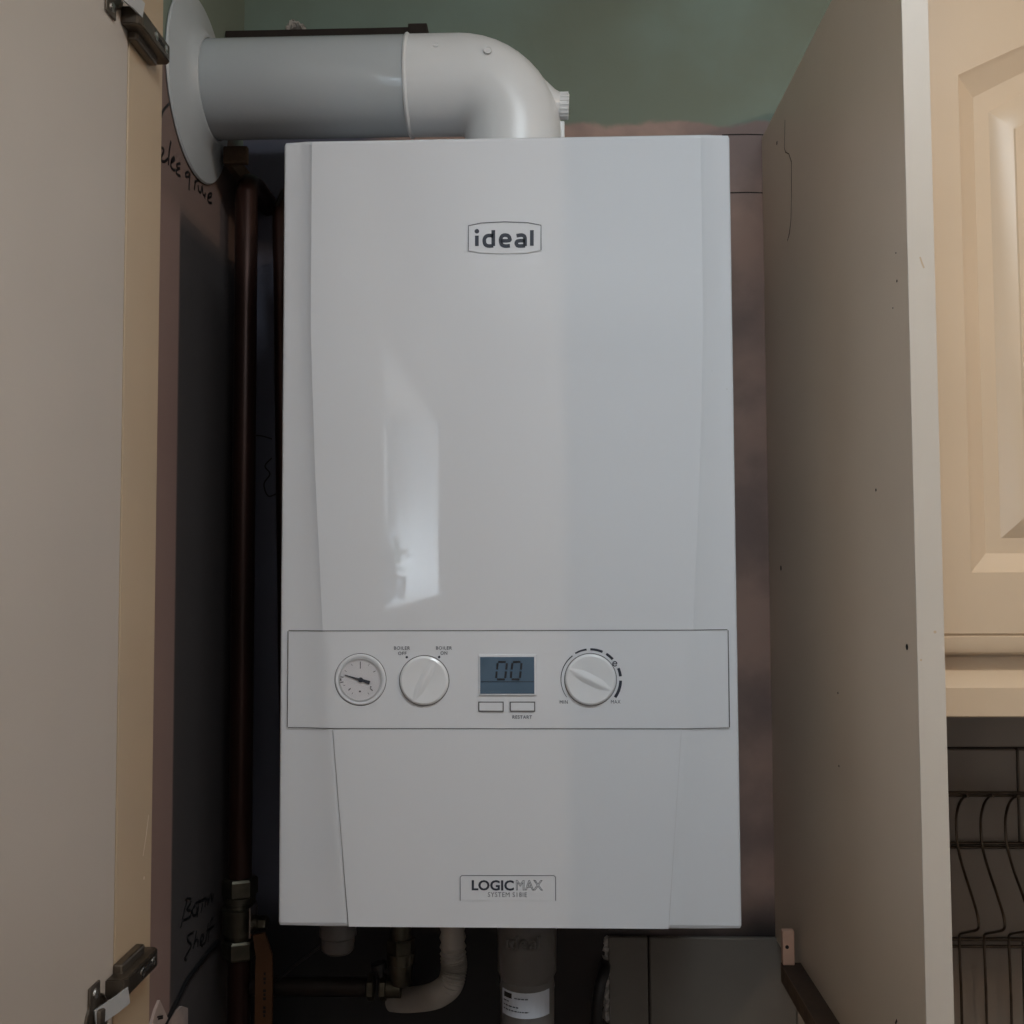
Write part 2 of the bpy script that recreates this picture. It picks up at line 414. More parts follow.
for z in zs:
    h = hi(z); e = min(z - BZ0, BZ1 - z); ins = .0026 if e < .0005 else (.001 if e < .002 else 0.0)
    half = []
    y1 = YF + REC
    half.append((h * .5, YF + ins)); half.append((h - .001, YF + ins)); half.append((h + .001, YF + ins + .0001))
    for q in (.1, .22, .36, .52, .7, .86):
        t = q * (HO - .0026 - h) / (HO - h); half.append((h + (HO - h) * t, YF + ins + REC * (1 - (1 - t) ** 2)))
    for k in range(5):
        a = PI / 2 * k / 4
        half.append((HO - .0026 + .0026 * math.sin(a) - ins * math.sin(a), y1 + .0026 - .0026 * math.cos(a) + ins * math.cos(a)))
    half.append((HO - ins, -.0005))
    r = [(-u, y) for u, y in reversed(half)] + half
    lift = .40 if z > BZ1 - .005 else (-.40 if z < BZ0 + .005 else 0.0)      # the rim runs straight across the hollow sides
    rows.append([b.verts.new((BX + u, y, z + lift * (min(y, YF + REC) - YF - ins))) for u, y in r])
for A, D in zip(rows, rows[1:]):
    for k in range(len(A) - 1): b.faces.new((A[k], A[k + 1], D[k + 1], D[k]))
b.faces.new(rows[0]); b.faces.new(rows[-1])
for A, D in zip(rows, rows[1:]): b.faces.new((A[-1], A[0], D[0], D[-1]))
casing = obj('casing', b, M['case'], boiler, smooth=14)

def S(px, py, proud=0.0003):
    p = at(px, py, YF); p = at(px, py, fy(p.x, p.z)); p.y = fy(p.x, p.z, proud); return p
def surf_slab(x0, x1f, z0, z1, proud, nx=24, nz=6, xf=None):
    """thin plate following the casing front; xf(z) gives the side limits"""
    b = B(); g = []
    for j in range(nz + 1):
        z = z0 + (z1 - z0) * j / nz; a, c = xf(z) if xf else (x0, x1f)
        hs = hi(z)
        us = sorted(set([a + (c - a) * i / nx for i in range(nx + 1)]))
        g.append([b.verts.new((x, fy(x, z, proud), z)) for x in us])
    for A, D in zip(g, g[1:]):
        for k in range(len(A) - 1): b.faces.new((A[k], A[k + 1], D[k + 1], D[k]))
    ed = [e for e in b.edges if len(e.link_faces) == 1]
    r = bmesh.ops.extrude_edge_only(b, edges=ed)
    for v in r['geom']:
        if isinstance(v, bmesh.types.BMVert): v.co.y += proud + .0004
    return b
pl, pr = S(288.5, 680).x, S(728, 680).x
pz0, pz1 = S(508, 728).z, S(508, 631).z
b = surf_slab(pl, pr, pz0, pz1, .0009, 60, 8)
cpan = obj('control_panel', b, M['case2'], boiler, smooth=20)
def seam(b, pts, w=.0011, proud=.0011):
    ribbon(b, [Vector((p[0], fy(p[0], p[1], proud), p[1])) for p in pts], w, (0, -1, 0), .0001)
b = B()
g_ = .0005
def lineh(x0, x1, z, n=24): return [(x0 + (x1 - x0) * k / n, z) for k in range(n + 1)]
seam(b, lineh(pl, pr, pz1 + g_), .0008); seam(b, lineh(pl, pr, pz0 - g_), .0006)
seam(b, [(pl - g_, pz0), (pl - g_, pz1)], .0006); seam(b, [(pr + g_, pz0), (pr + g_, pz1)], .0009)
obj('seam', b, M['seam'], cpan)
# lower flap between two slanting seams
def flim(z):
    t = (z - BZ0) / (pz0 - BZ0)
    a = S(349, 925).x; a2 = S(333, 732).x; c = S(668, 925).x; c2 = S(681, 732).x
    return a + (a2 - a) * t, c + (c2 - c) * t
b = surf_slab(0, 0, BZ0 + .0008, pz0 - .0016, .0006, 40, 12, flim)
flap = obj('lower_flap', b, M['case'], boiler, smooth=14)
for s in (0, 1):
    b = B(); pts = []
    for k in range(13):
        z = BZ0 + .001 + (pz0 - BZ0 - .003) * k / 12; x = flim(z)[s] + (-.0004 if s == 0 else .0004); pts.append((x, z))
    ribbon(b, [Vector((x, fy(x, z, .0006), z)) for x, z in pts], [.0006 - .0004 * min(1, k / 5) for k in range(13)], (0, -1, 0), .0001); obj('seam', b, M['seam'] if s == 0 else M['seam_soft'], flap)

YP = YF - .0009         # face of the control panel
def PP(px, py, d=0.0): return at(px, py, YP - d)
K = .895 / 1024
def disc_prof(prof): return prof
# pressure gauge
gc = PP(360.5, 679.5)
b = B(); lathe(b, gc, (0, -1, 0), [(-.004, .0222), (.0006, .0222), (.0012, .0214), (.0013, .0203), (.0010, .0192), (.0004, .0186), (0.0003, .0)], 56)
gauge = obj('pressure_gauge', b, M['case2'], boiler, smooth=30)
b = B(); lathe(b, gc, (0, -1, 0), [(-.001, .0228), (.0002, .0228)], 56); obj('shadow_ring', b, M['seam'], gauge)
b = B(); lathe(b, gc, (0, -1, 0), [(.0004, .0181), (.0007, .0181)], 56); obj('dial_face', b, M['dial'], gauge, label='pale grey dial face with small ticks')
b = B(); lathe(b, gc, (0, -1, 0), [(.0007, .0186), (.0016, .0186), (.0016, .0176), (.0007, .0176)], 56, 0, False); obj('dial_rim', b, M['seam_soft'], gauge, smooth=30)
b = B(); yy = YP - .00075
def GP(dx, dy, y=yy): p = PP(360.5 + dx, 679.5 + dy); return Vector((p.x, y, p.z))
for a0, l0, l1, w in ((90, 11, 18, .0008), (180, 19, 20.5, .0022), (172, 17, 20.5, .0007), (188, 17, 20.5, .0007), (222, 13, 16, .0009), (318, 13, 16.5, .0008), (325, 12, 13.4, .0012), (268, 11, 12.6, .0016), (30, 15, 17.5, .0006), (60, 16, 18, .0004), (120, 16, 18, .0004), (150, 16, 18, .0004), (200, 16, 18, .0004), (240, 15, 17, .0004), (300, 15, 17, .0004)):
    a = math.radians(a0)
    ribbon(b, [GP(l0 * math.cos(a), -l0 * math.sin(a)), GP(l1 * math.cos(a), -l1 * math.sin(a))], w, (0, -1, 0), .0001)
obj('dial_markings', b, M['ink'], gauge)
b = B(); ribbon(b, [GP(-15.5, -4.6, yy - .0004), GP(-3, -.8, yy - .0004)], [.0007, .0016], (0, -1, 0), .0004)
ribbon(b, [GP(-3, -.8, yy - .0004), GP(3, 1, yy - .0004)], .0018, (0, -1, 0), .0004)
ribbon(b, [GP(2, .6, yy - .0004), GP(9.5, 3.2, yy - .0004)], [.0022, .0032], (0, -1, 0), .0004)
dot(b, GP(.5, .2, yy - .0004), .0022, (0, -1, 0), .0008); obj('needle', b, M['ink'], gauge)
b = B(); lathe(b, gc, (0, -1, 0), [(.00135, .0188), (.0016, .0188)], 48); obj('gauge_glass', b, M['glass'], gauge)

# knobs
def knob(cx, cy, r, ang, name, lab):
    c = PP(cx, cy); b = B()
    lathe(b, c, (0, -1, 0), [(-.001, r), (.0014, r), (.0025, r - .0006), (.0033, r - .0020), (.0031, r * .72), (.0026, r * .4), (.0025, 0)], 64)
    k = obj('control_knob', b, M['knob'], boiler, smooth=28, label=lab)
    # grip: a ridge across the knob, high in the middle and tapering to the rim
    b = B(); a = math.radians(ang); ux = Vector((math.cos(a), 0, math.sin(a))); vx = Vector((-math.sin(a), 0, math.cos(a)))
    n = 14; g = []
    for i in range(n + 1):
        s = -1 + 2 * i / n; w = r * (.22 - .08 * s * s) ; h = .0016 * (1 - .55 * s * s)
        row = []
        for q, hh in ((-1, 0), (-.5, .55), (-.12, 1), (.12, 1), (.5, .55), (1, 0)):
            row.append(b.verts.new(c + ux * s * r * .93 + vx * w * q + Vector((0, -.0027 - h * hh, 0))))
        g.append(row)
    for A, D in zip(g, g[1:]):
        for q in range(5): b.faces.new((A[q], A[q + 1], D[q + 1], D[q]))
        b.faces.new((A[5], A[0], D[0], D[5]))
    b.faces.new(g[0]); b.faces.new(g[-1])
    obj('grip', b, M['knob'], k, smooth=25)
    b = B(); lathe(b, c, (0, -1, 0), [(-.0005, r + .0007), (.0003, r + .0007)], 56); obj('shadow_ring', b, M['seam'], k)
    return k
k1 = knob(424.3, 680.5, .0213, 62, 'k', 'white on and off selector knob turned to the right')
k2 = knob(590.5, 679.5, .0221, -27, 'k', 'white temperature knob ringed by grey dashes')

# display
def rect_px(x0, y0, x1, y1, d): 
    p = PP(x0, y1, d); q = PP(x1, y0, d); return p.x, q.x, p.z, q.z
x0, x1, z0, z1 = rect_px(479, 654.5, 536.5, 695.5, 0)
b = B(); box(b, x0, x1, YP - .0012, YP + .002, z0, z1, .0006)
disp = obj('display', b, M['case2'], boiler, label='small blue-grey screen showing two zeros')
x0, x1, z0, z1 = rect_px(480.3, 656.8, 534.2, 693.6, 0)
b = B(); box(b, x0, x1, YP - .0014, YP - .0008, z0, z1); obj('screen', b, M['lcd'], disp)
b = B(); ys = YP - .00145
def DP(px, py): p = PP(px, py); return Vector((p.x, ys, p.z))
ribbon(b, [DP(480.8, 681.6), DP(533.8, 681.6)], .0005, (0, -1, 0), .0001)
for ox in (0, 14.7):      # seven-segment zeros with small breaks
    for A, D in (((498.3, 661.8), (505.8, 661.8)), ((497.8, 663), (497, 669.4)), ((506.9, 663), (506.3, 669.4)), ((496.8, 671.2), (496.2, 677.8)), ((506, 671.2), (505.3, 677.8)), ((497, 679.2), (504.8, 679.2))):
        ribbon(b, [DP(A[0] + ox, A[1]), DP(D[0] + ox, D[1])], .0018, (0, -1, 0), .0001)
obj('digits', b, M['digit'], disp)
# buttons
for bx0, bx1 in ((478.5, 503.5), (510, 535)):
    x0, x1, z0, z1 = rect_px(bx0 + .8, 702.5, bx1 - .8, 710.6, 0)
    b = B(); box(b, x0, x1, YP - .0012, YP + .001, z0, z1, .0004)
    bt = obj('push_button', b, M['case2'], boiler)
    b = B(); e = .0004
    ribbon(b, [Vector((x0 - e, YP - .0002, z0)), Vector((x0 - e, YP - .0002, z1 + 2 * e))], .0009, (0, -1, 0), .0008)
    ribbon(b, [Vector((x1 + e, YP - .0002, z0 - 2 * e)), Vector((x1 + e, YP - .0002, z1 + 2 * e))], .0009, (0, -1, 0), .0008)
    ribbon(b, [Vector((x0 - e, YP - .0002, z1 + e)), Vector((x1 + e, YP - .0002, z1 + e))], .0009, (0, -1, 0), .0008)
    ribbon(b, [Vector((x0 - e, YP - .0002, z0 - e)), Vector((x1 + e, YP - .0002, z0 - e))], .0008, (0, -1, 0), .0008)
    obj('button_gap', b, M['seam'], bt)
# lettering on the panel
b = B(); yt = YP - .0003
def T(body, px0, px1, py0, py1, bold=.006, y=yt, yplane=None):
    p = at(px0, py1, y); q = at(px1, py0, y); t = text_bm(body, p.x, q.x, p.z, q.z, y, bold); merge(b, t)
def lettering(name, m, *items):
    global b
    for it in items:
        b = B(); T(*it); obj(name, b, m, cpan)
lettering('panel_lettering', M['ink'], ('BOILER', 394, 410, 646.3, 649.8), ('OFF', 398, 406.5, 651.6, 655), ('BOILER', 436, 452, 646.3, 649.6), ('ON', 440.5, 447.3, 651.3, 654.8),
          ('MIN', 559.8, 567.8, 700.2, 703.7, 0), ('MAX', 611, 620.5, 700, 703.5, 0), ('RESTART', 512.5, 532, 715.4, 718.8))
for px, py in ((406.8, 657.2), (439.2, 657)):
    b = B(); dot(b, Vector((PP(px, py).x, YP, PP(px, py).z)), .0011, (0, -1, 0)); obj('marker_dot', b, M['ink'], cpan)
for a0, a1, w0, w1 in ((216, 127, .0004, .0010), (120, 97, .0014, .0017), (90, 66, .0019, .0021), (58, 42, .0021, .0022), (22, 6, .0024, .0024), (-2, -36, .0024, .0026)):
    b = B(); n = 14; c0 = PP(590.5, 679.5); pts = []
    for k in range(n + 1):
        a = math.radians(a0 + (a1 - a0) * k / n); R_ = .0256 + (.0004 if w0 > .0005 else 0)
        pts.append(Vector((c0.x + R_ * math.cos(a), YP, c0.z + R_ * math.sin(a))))
    ribbon(b, pts, [w0 + (w1 - w0) * k / n for k in range(n + 1)], (0, -1, 0)); obj('scale_dash', b, M['ink'], cpan)
b = B(); pts = [Vector((PP(614.8 + 2.1 * math.cos(a), 663.8 - 2.3 * math.sin(a)).x, YP, PP(614.8 + 2.1 * math.cos(a), 663.8 - 2.3 * math.sin(a)).z)) for a in [math.radians(q) for q in range(0, 331, 30)]]
ribbon(b, pts, .0009, (0, -1, 0)); ribbon(b, [pts[6], pts[0]], .0008, (0, -1, 0))
obj('economy_symbol', b, M['ink'], cpan)

# the brand badge in the upper middle
def ZB(x, y, s=7.314, ox=440, oy=200, Y=YF, d=0.0): p = at(ox + x / s, oy + y / s, Y); return Vector((p.x, Y - d, p.z))
IDEAL = [[(270, 262), (270, 338)],
         [(390, 222), (390, 338)], [(390, 264), (362, 261), (340, 266), (326, 284), (325, 310), (334, 330), (356, 338), (390, 336)],
         [(446, 300), (508, 298), (508, 278), (498, 263), (476, 258), (456, 264), (445, 284), (444, 306), (452, 328), (474, 338), (512, 336)],
         [(560, 263), (594, 258), (614, 264), (622, 282), (622, 338)], [(622, 336), (585, 338), (566, 334), (558, 318), (566, 303), (590, 299), (622, 299)],
         [(672, 222), (672, 336)]]
b = B()
x0 = ZB(210, 0).x; x1 = ZB(737, 0).x
pp = [(208, 372), (208, 190), (300, 170), (470, 161), (640, 167), (739, 186), (739, 368), (640, 388), (470, 394), (300, 388)]
vs = [b.verts.new(ZB(x, y, d=.0004)) for x, y in pp]; f = b.faces.new(vs)
r = bmesh.ops.extrude_face_region(b, geom=[f])
for v in r['geom']:
    if isinstance(v, bmesh.types.BMVert): v.co.y += .002
badge = obj('brand_badge', b, M['case2'], boiler, label='raised badge plate lettered in charcoal')
b = B()
for st in IDEAL:
    ribbon(b, [ZB(x, y, d=.00045) for x, y in (smoothpath([Vector((x, y, 0)) for x, y in st], 3) and [(v.x, v.y) for v in smoothpath([Vector((x, y, 0)) for x, y in st], 3)])], .0033, (0, -1, 0), .0002)
dot(b, ZB(270, 230, d=.00045), .0021, (0, -1, 0), .0002)
obj('badge_lettering', b, M['ink'], badge)
b = B(); ribbon(b, [ZB(x, y, d=.0004) for x, y in pp[:7]], .0008, (0, -1, 0), .0003); obj('badge_outline', b, M['ink2'], badge)
b = B(); ribbon(b, [ZB(x, y, d=.0004) for x, y in [pp[6], pp[7], pp[8], pp[9], pp[0]]], .0005, (0, -1, 0), .0003); obj('badge_lower_outline', b, M['seam_soft'], badge)

# the model plate near the bottom
YL = YF - .0006
def ZM(x, y, d=0.0): return ZB(x, y, 7.314, 440, 860, YL, d)
b = B(); pp = [(148, 296), (148, 124), (160, 113), (832, 113), (846, 124), (846, 296)]
vs = [b.verts.new(ZM(x, y, .0003)) for x, y in pp]; f = b.faces.new(vs)
r = bmesh.ops.extrude_face_region(b, geom=[f])
for v in r['geom']:
    if isinstance(v, bmesh.types.BMVert): v.co.y += .001
plate = obj('model_badge', b, M['case2'], boiler)
b = B(); ribbon(b, [ZM(x, y, .0003) for x, y in pp], .0006, (0, -1, 0), .0002); obj('badge_outline', b, M['ink2'], plate)
b = B(); T('LOGIC', 440 + 232 / 7.314, 440 + 540 / 7.314, 860 + 148 / 7.314, 860 + 223 / 7.314, .03, YL - .0005)
obj('badge_lettering', b, M['ink'], plate)
p = at(440 + 556 / 7.314, 860 + 223 / 7.314, YL - .0010); q = at(440 + 752 / 7.314, 860 + 149 / 7.314, YL - .0010)
b = text_bm('MAX', p.x, q.x, p.z, q.z, YL - .0005, 0.0, .017)
obj('outlined_lettering', b, M['ink2'], plate, label='letters drawn as thin outlines only')
b = B(); T('SYSTEM S18IE', 440 + 350 / 7.314, 440 + 636 / 7.314, 860 + 237 / 7.314, 860 + 270 / 7.314, 0, YL - .0005)
obj('small_lettering', b, M['ink2'], plate)
# chips and specks on the casing
for px, py, r_ in ((615, 881, .0007), (727, 389, .0006), (712, 371, .0004), (700, 450, .0004)): b = B(); dot(b, S(px, py, .0001), r_, (0, -1, 0), .0001); obj('speck', b, M['seam_soft'], casing)

# ------------------------------------------------------------------ flue
FY = -.16
fc = at(507, 87, FY); FX = fc.x; FZ = at(300, 88.6, FY).z
RP = (at(300, 35.5, FY).z - at(300, 138, FY).z) / 2 * .92
flue = thing('flue_pipe', (FX, FY, BZ1), 'thick white flue pipe bending from the boiler top to the wall', 'flue pipe')
xc = at(409, 87, FY).x
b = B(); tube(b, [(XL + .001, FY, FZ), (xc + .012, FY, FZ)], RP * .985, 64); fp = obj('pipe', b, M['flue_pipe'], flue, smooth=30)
b = B(); RB = .055; RO = RP * .99
xe = at(563.5, 120, FY - .0).x - RO - .002
pts = [(xc - .001, FY, FZ), (xc, FY, FZ), (xc + .0015, FY, FZ), (xc + .0035, FY, FZ), (xe - RB - .004, FY, FZ)]; rs = [RO * 1.0, RO * 1.03, RO * 1.035, RO, RO]
for k in range(0, 13):
    a = PI / 2 * k / 12; pts.append((xe - RB + RB * math.sin(a), FY, FZ - RB + RB * math.cos(a))); rs.append(RO)
pts.append((xe, FY, BZ1 + .0030)); rs.append(RO)
tube(b, pts, rs, 64); el = obj('elbow', b, M['flue'], flue, smooth=30)
cp = at(549, 106, FY)
cx0 = at(546, 106, FY).x; cz = cp.z
b = B(); lathe(b, (cx0 - .028, FY, cz + .004), (1, 0, -.10), [(0, .034), (.022, .026), (.036, .0155), (.043, .0125)], 32)
sp_ = obj('sampling_boss', b, M['flue'], el, smooth=40)
b = B()
for k in range(24):
    a = 2 * PI * k / 24
xcap = at(559.5, 106, FY).x
lathe(b, (xcap - .001, FY, cz), (1, 0, -.05), [(0, .0128), (.0095, .0126), (.0105, .0112), (.0108, 0)], 24)
for k in range(20):
    a = 2 * PI * k / 20; tube(b, [(xcap + .0005, FY + .0127 * math.cos(a), cz + .0127 * math.sin(a)), (xcap + .009, FY + .0127 * math.cos(a), cz + .0127 * math.sin(a))], .0008, 6)
obj('sampling_cap', b, M['flue'], el, smooth=30)
q = at(562, 131, FY); b = B(); box(b, q.x - .006, q.x + .0025, FY - .006, FY + .006, BZ1 + .0032, q.z + .008, .001); obj('retaining_tab', b, M['flue'], el)
# small round moulding marks on the elbow
for px, py, r_ in ((507, 134, .007), (436, 45.5, .003), (488, 80, .004)):
    p = at(px, py, FY - RO * .9)
    dz = p.z - FZ; yy_ = FY - math.sqrt(max(RO * RO - dz * dz, .00001)) if px < 450 else None
    if px > 500: c = Vector((p.x, FY - RO + .0012, BZ1 + .012)); n_ = (0, -1, 0)
    elif px < 450: c = Vector((p.x, yy_, p.z)); n_ = (0, yy_ - FY, dz)
    else: c = Vector((p.x, FY - math.sqrt(RO * RO - .012 ** 2), FZ + .012)); n_ = (0, -1, .25)
    b = B(); lathe(b, c, n_, [(-.001, r_), (.0007, r_), (.0007, r_ * .8), (.0002, r_ * .7), (0.0002, 0)], 24); obj('moulding_mark', b, M['flue'], el, smooth=30)
# wall flange
RF = .0925
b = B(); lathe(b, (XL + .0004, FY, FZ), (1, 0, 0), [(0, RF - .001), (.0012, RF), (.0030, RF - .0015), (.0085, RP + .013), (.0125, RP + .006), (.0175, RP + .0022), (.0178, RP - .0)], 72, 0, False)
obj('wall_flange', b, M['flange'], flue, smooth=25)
b = B(); p = at(205, 65, FY - RP); dot(b, Vector((at(205, 65, FY - RP * .93).x, FY - RP * .90, FZ + RP * .34)), .0013, (0, -1, .3), .0003); obj('speck', b, M['seam'], fp)

# dark batten behind the flue, with rubble on it
yb = -.075
b = B()
pr_ = at(427, 27, yb); zb = at(320, 28.5, yb).z
box(b, XL + .001, at(409, 27, yb).x, yb, -.002, zb - .022, zb, .001); box(b, at(408, 27, yb).x, pr_.x, yb - .001, -.002, zb - .022, at(415, 23.5, yb).z, .001)
o = obj('timber_batten', b, M['batten']); tag(o, 'dark wooden batten on the green wall just above the flue pipe', 'batten'); rebase(o, (-.2, yb, zb - .022))
b = B(); random.seed(3); pc = at(295, 26, yb + .02)
for k in range(10):
    t = bmesh.new(); bmesh.ops.create_icosphere(t, subdivisions=2, radius=.004 + random.random() * .003)
    dx = -.011 + .022 * k / 9; hh = .014 * (1 - (dx / .012) ** 2)
    for v in t.verts: v.co = v.co * (.8 + .4 * noise.noise(v.co * 300 + Vector((k, 0, 0)))) + Vector((pc.x + dx, yb + .02 + random.random() * .006, zb + .003 + hh))
    merge(b, t)
for dx in (-.008, 0, .008):
    t = bmesh.new(); bmesh.ops.create_icosphere(t, subdivisions=2, radius=.0035)
    for v in t.verts: v.co = v.co * (.8 + .4 * noise.noise(v.co * 300)) + Vector((pc.x + dx, yb + .024, zb + .004))
    merge(b, t)
o = obj('plaster_lump', b, M['plaster'], smooth=40); tag(o, 'small crumbly lump of grey plaster sitting on the dark batten', 'plaster lump'); rebase(o, (pc.x, yb + .02, zb))

# ------------------------------------------------------------------ pipes left of the boiler
YP1 = -.09
p_t = at(245, 200, YP1); p_b = at(239.5, 700, YP1)
def pipe1(z):
    t = (z - p_b.z) / (p_t.z - p_b.z); return Vector((max(p_b.x + (p_t.x - p_b.x) * t, XL + .0150), YP1, z))
zv1 = at(238, 880, YP1).z; zv0 = at(238, 955, YP1).z
R1 = .0122
X1 = max(at(243.5, 520, YP1).x, XL + R1 + .002)
tp = thing('copper_pipe', (X1, YP1, .95), 'tall tarnished copper pipe beside the left wall, with a shut-off valve', 'pipe')
b = B(); tube(b, [(X1, YP1, zv1 - .012), (X1, YP1, BZ1 + .022), (X1, YP1 + .004, BZ1 + .032), (X1, YP1 + .014, BZ1 + .040), (X1, YP1 + .030, BZ1 + .043), (X1, -.002, BZ1 + .043)], R1, 28)
obj('upper_pipe', b, M['copper'], tp, smooth=40)
b = B(); tube(b, [(X1, YP1, .95), (X1, YP1, zv0 + .012)], R1, 28); obj('lower_pipe', b, M['copper'], tp, smooth=40)
valve_x = X1
def hexn(b, c, ax, r, h): lathe(b, c, ax, [(0, r * .9), (h * .12, r), (h * .88, r), (h, r * .9)], 6, .35)
b = B(); zt1 = at(238, 877, YP1).z; zb1 = at(238, 957, YP1).z; hv = zt1 - zb1
lathe(b, (X1, YP1, zb1 + hv * .22), (0, 0, 1), [(0, .0125), (hv * .08, .0135), (hv * .09, .0175), (hv * .40, .0185), (hv * .42, .0145), (hv * .47, .0145), (hv * .48, .0165), (hv * .55, .0165)], 32)
tube(b, [(X1, YP1, zb1 + hv * .45), (X1 + .024, YP1 - .006, zb1 + hv * .45)], .008, 16)
vb = obj('valve_body', b, M['brass'], tp, smooth=30)
for zz_, hh in ((zb1, hv * .235), (zt1 - hv * .235, hv * .235)):
    b = B(); hexn(b, (X1, YP1, zz_), (0, 0, 1), .0185, hh); obj('hex_nut', b, M['brass'], tp)
b = B(); hexn(b, (X1 + .022, YP1 - .0055, zb1 + hv * .45), (1, -.1, 0), .0075, .009); obj('lever_screw', b, M['brass'], vb)
# lever: plate then sleeve hanging down
lx = X1 + .0215
b = B(); pA = at(252.5, 905, YP1 - .02); pB = at(253, 935, YP1 - .02); pC = at(263, 955, YP1 - .02); pD = at(265, 1024, YP1 - .02)
box(b, pA.x - .0008, pA.x + .0008, YP1 - .03, YP1 - .006, pB.z, pA.z, .0003)
lv = obj('lever', b, M['chrome'], tp)
b = B()
w_ = at(275, 980, YP1 - .02).x - at(258, 980, YP1 - .02).x
lz = [pB.z - .004, pC.z, pC.z - .01, 1.02]
pts = [Vector((pB.x + .007, YP1 - .02, pB.z + .002)), Vector((pC.x + .002, YP1 - .02, pC.z)), Vector((pC.x + .002, YP1 - .02, pC.z - .02)), Vector((pC.x + .002, YP1 - .02, 1.03))]
ribbon(b, [p for p in pts], [w_ * .7, w_ * .95, w_, w_], (0, -1, 0), .004)
hnd = obj('lever_sleeve', b, M['orange'], lv, label='amber plastic sleeve printed with dark marks')
b = B()
for k, (dz, wd) in enumerate(((.016, .002), (.021, .0028), (.025, .002), (.033, .003), (.037, .0022), (.041, .003), (.050, .0024), (.054, .003), (.058, .002))):
    c = Vector((pC.x + .003, YP1 - .0241, pC.z - dz)); ribbon(b, [c, c + Vector((0, 0, -.0028))], wd, (0, -1, 0), .0002)
obj('sleeve_print', b, M['marker'], hnd)

# second copper pipe, half hidden by the boiler edge
YP2 = -.055
a_ = at(279, 200, YP2); c_ = at(286, 720, YP2)
d_ = (c_ - a_)
b = B(); ztop = FZ - .09; t0 = (ztop - a_.z) / d_.z; t1 = (BZ0 + .12 - a_.z) / d_.z
tube(b, [a_ + d_ * t0 + Vector((0, .03, .03)), a_ + d_ * t0, a_ + d_ * (t1 * .5), a_ + d_ * t1, a_ + d_ * t1 + Vector((0, .015, -.012)), a_ + d_ * t1 + Vector((0, .052, -.014))], .0075, 20)
o = obj('copper_pipe', b, M['copper'], smooth=40); tag(o, 'thin copper pipe running down close behind the boiler edge', 'pipe'); rebase(o, a_ + d_ * t1)
# block that holds the tall pipe just under the flue
b = B(); p = at(223, 144, YP1 - .02); q = at(247, 163, YP1 - .02)
box(b, max(p.x, XL + .0005), q.x, YP1 - R1 - .008, YP1 - R1 - .0005, q.z, p.z - .002, .0015)
box(b, max(p.x, XL + .0005), X1 - R1 - .0005, YP1 - R1 - .004, -.001, q.z, p.z - .002, .001)
o = obj('pipe_clip', b, M['wood']); tag(o, 'brown clip block across the copper pipe just beneath the flue', 'pipe clip'); rebase(o, (p.x, YP1, q.z))

# ------------------------------------------------------------------ beneath the boiler
yu = -.14
# round grey cap
p = at(338, 929, yu); b = B(); zc_ = at(338, 953, yu).z; hc = BZ0 - zc_
lathe(b, (p.x, yu, BZ0), (0, 0, -1), [(0, .010), (hc - .034, .010), (hc - .033, .0175), (hc - .018, .0185), (hc - .016, .0168), (hc - .004, .0160), (hc - .001, .013), (hc, 0)], 32)
o = obj('blanking_cap', b, M['greyplastic'], smooth=30); tag(o, 'round grey cap beneath the boiler at its lower corner, nearest the valve', 'cap'); rebase(o, (p.x, yu, BZ0))
# thin dark cable from it
b = B(); tube(b, smoothpath([at(322, 945, yu + .02), at(305, 958, yu + .02), at(287, 972, yu + .03), at(268, 992, yu + .06), at(258, 1024, yu + .07), at(256, 1060, yu + .07)], 5), .0016, 8)
o = obj('cable', b, M['black'], smooth=60); tag(o, 'thin black cable drooping beneath the boiler from the round grey cap', 'cable')
# brass valve, elbow and horizontal pipe
yv_ = -.09
p = at(401, 930, yv_); pe = at(399, 975, yv_)
iso = thing('isolation_valve', (p.x, yv_, pe.z - .03), 'dull brass valve elbow under the boiler, left of the corrugated hose', 'valve')
b = B(); lathe(b, (p.x, yv_, pe.z), (0, 0, 1), [(0, .0125), (.012, .0125), (.013, .0145), (.024, .0145), (.025, .011), (BZ0 - pe.z, .011)], 28); lathe(b, (p.x, yv_, pe.z - .011), (0, 0, 1), [(0, .008), (.003, .0118), (.011, .0125)], 24)
obj('valve_body', b, M['brass'], iso, smooth=30)
b = B(); hexn(b, (p.x, yv_, at(401, 957, yv_).z), (0, 0, 1), .0150, .020); obj('hex_nut', b, M['brass'], iso)
pn = at(384, 986, yv_); zpipe = at(350, 987, yv_).z
b = B(); tube(b, [(p.x, yv_, zpipe), (pn.x - .004, yv_, zpipe)], .0105, 20); obj('side_outlet', b, M['brass'], iso, smooth=30)
for dx in (.0, -.013):
    b = B(); hexn(b, (pn.x + dx - .004, yv_, zpipe), (1, 0, 0), .0135, .007); obj('hex_nut', b, M['brass'], iso)
pq = at(380, 963, yv_ - .01)
b = B(); lathe(b, (pq.x, yv_, zpipe + .008), (-.2, 0, 1), [(0, .004), (.010, .004), (.011, .0085), (.017, .0085), (.018, .007)], 20); obj('turn_screw', b, M['black'], iso, smooth=30)
b = B(); xs_ = X1 + R1 + .002; tube(b, [(X1 + R1 + .001, yv_, zpipe), (X1 + .05, yv_, zpipe), (pn.x - .018, yv_, zpipe)], .0095, 20)
o = obj('copper_pipe', b, M['shadedpipe'], smooth=40); tag(o, 'horizontal copper pipe, coloured dark for the shade under the boiler, feeding the brass valve elbow', 'pipe')
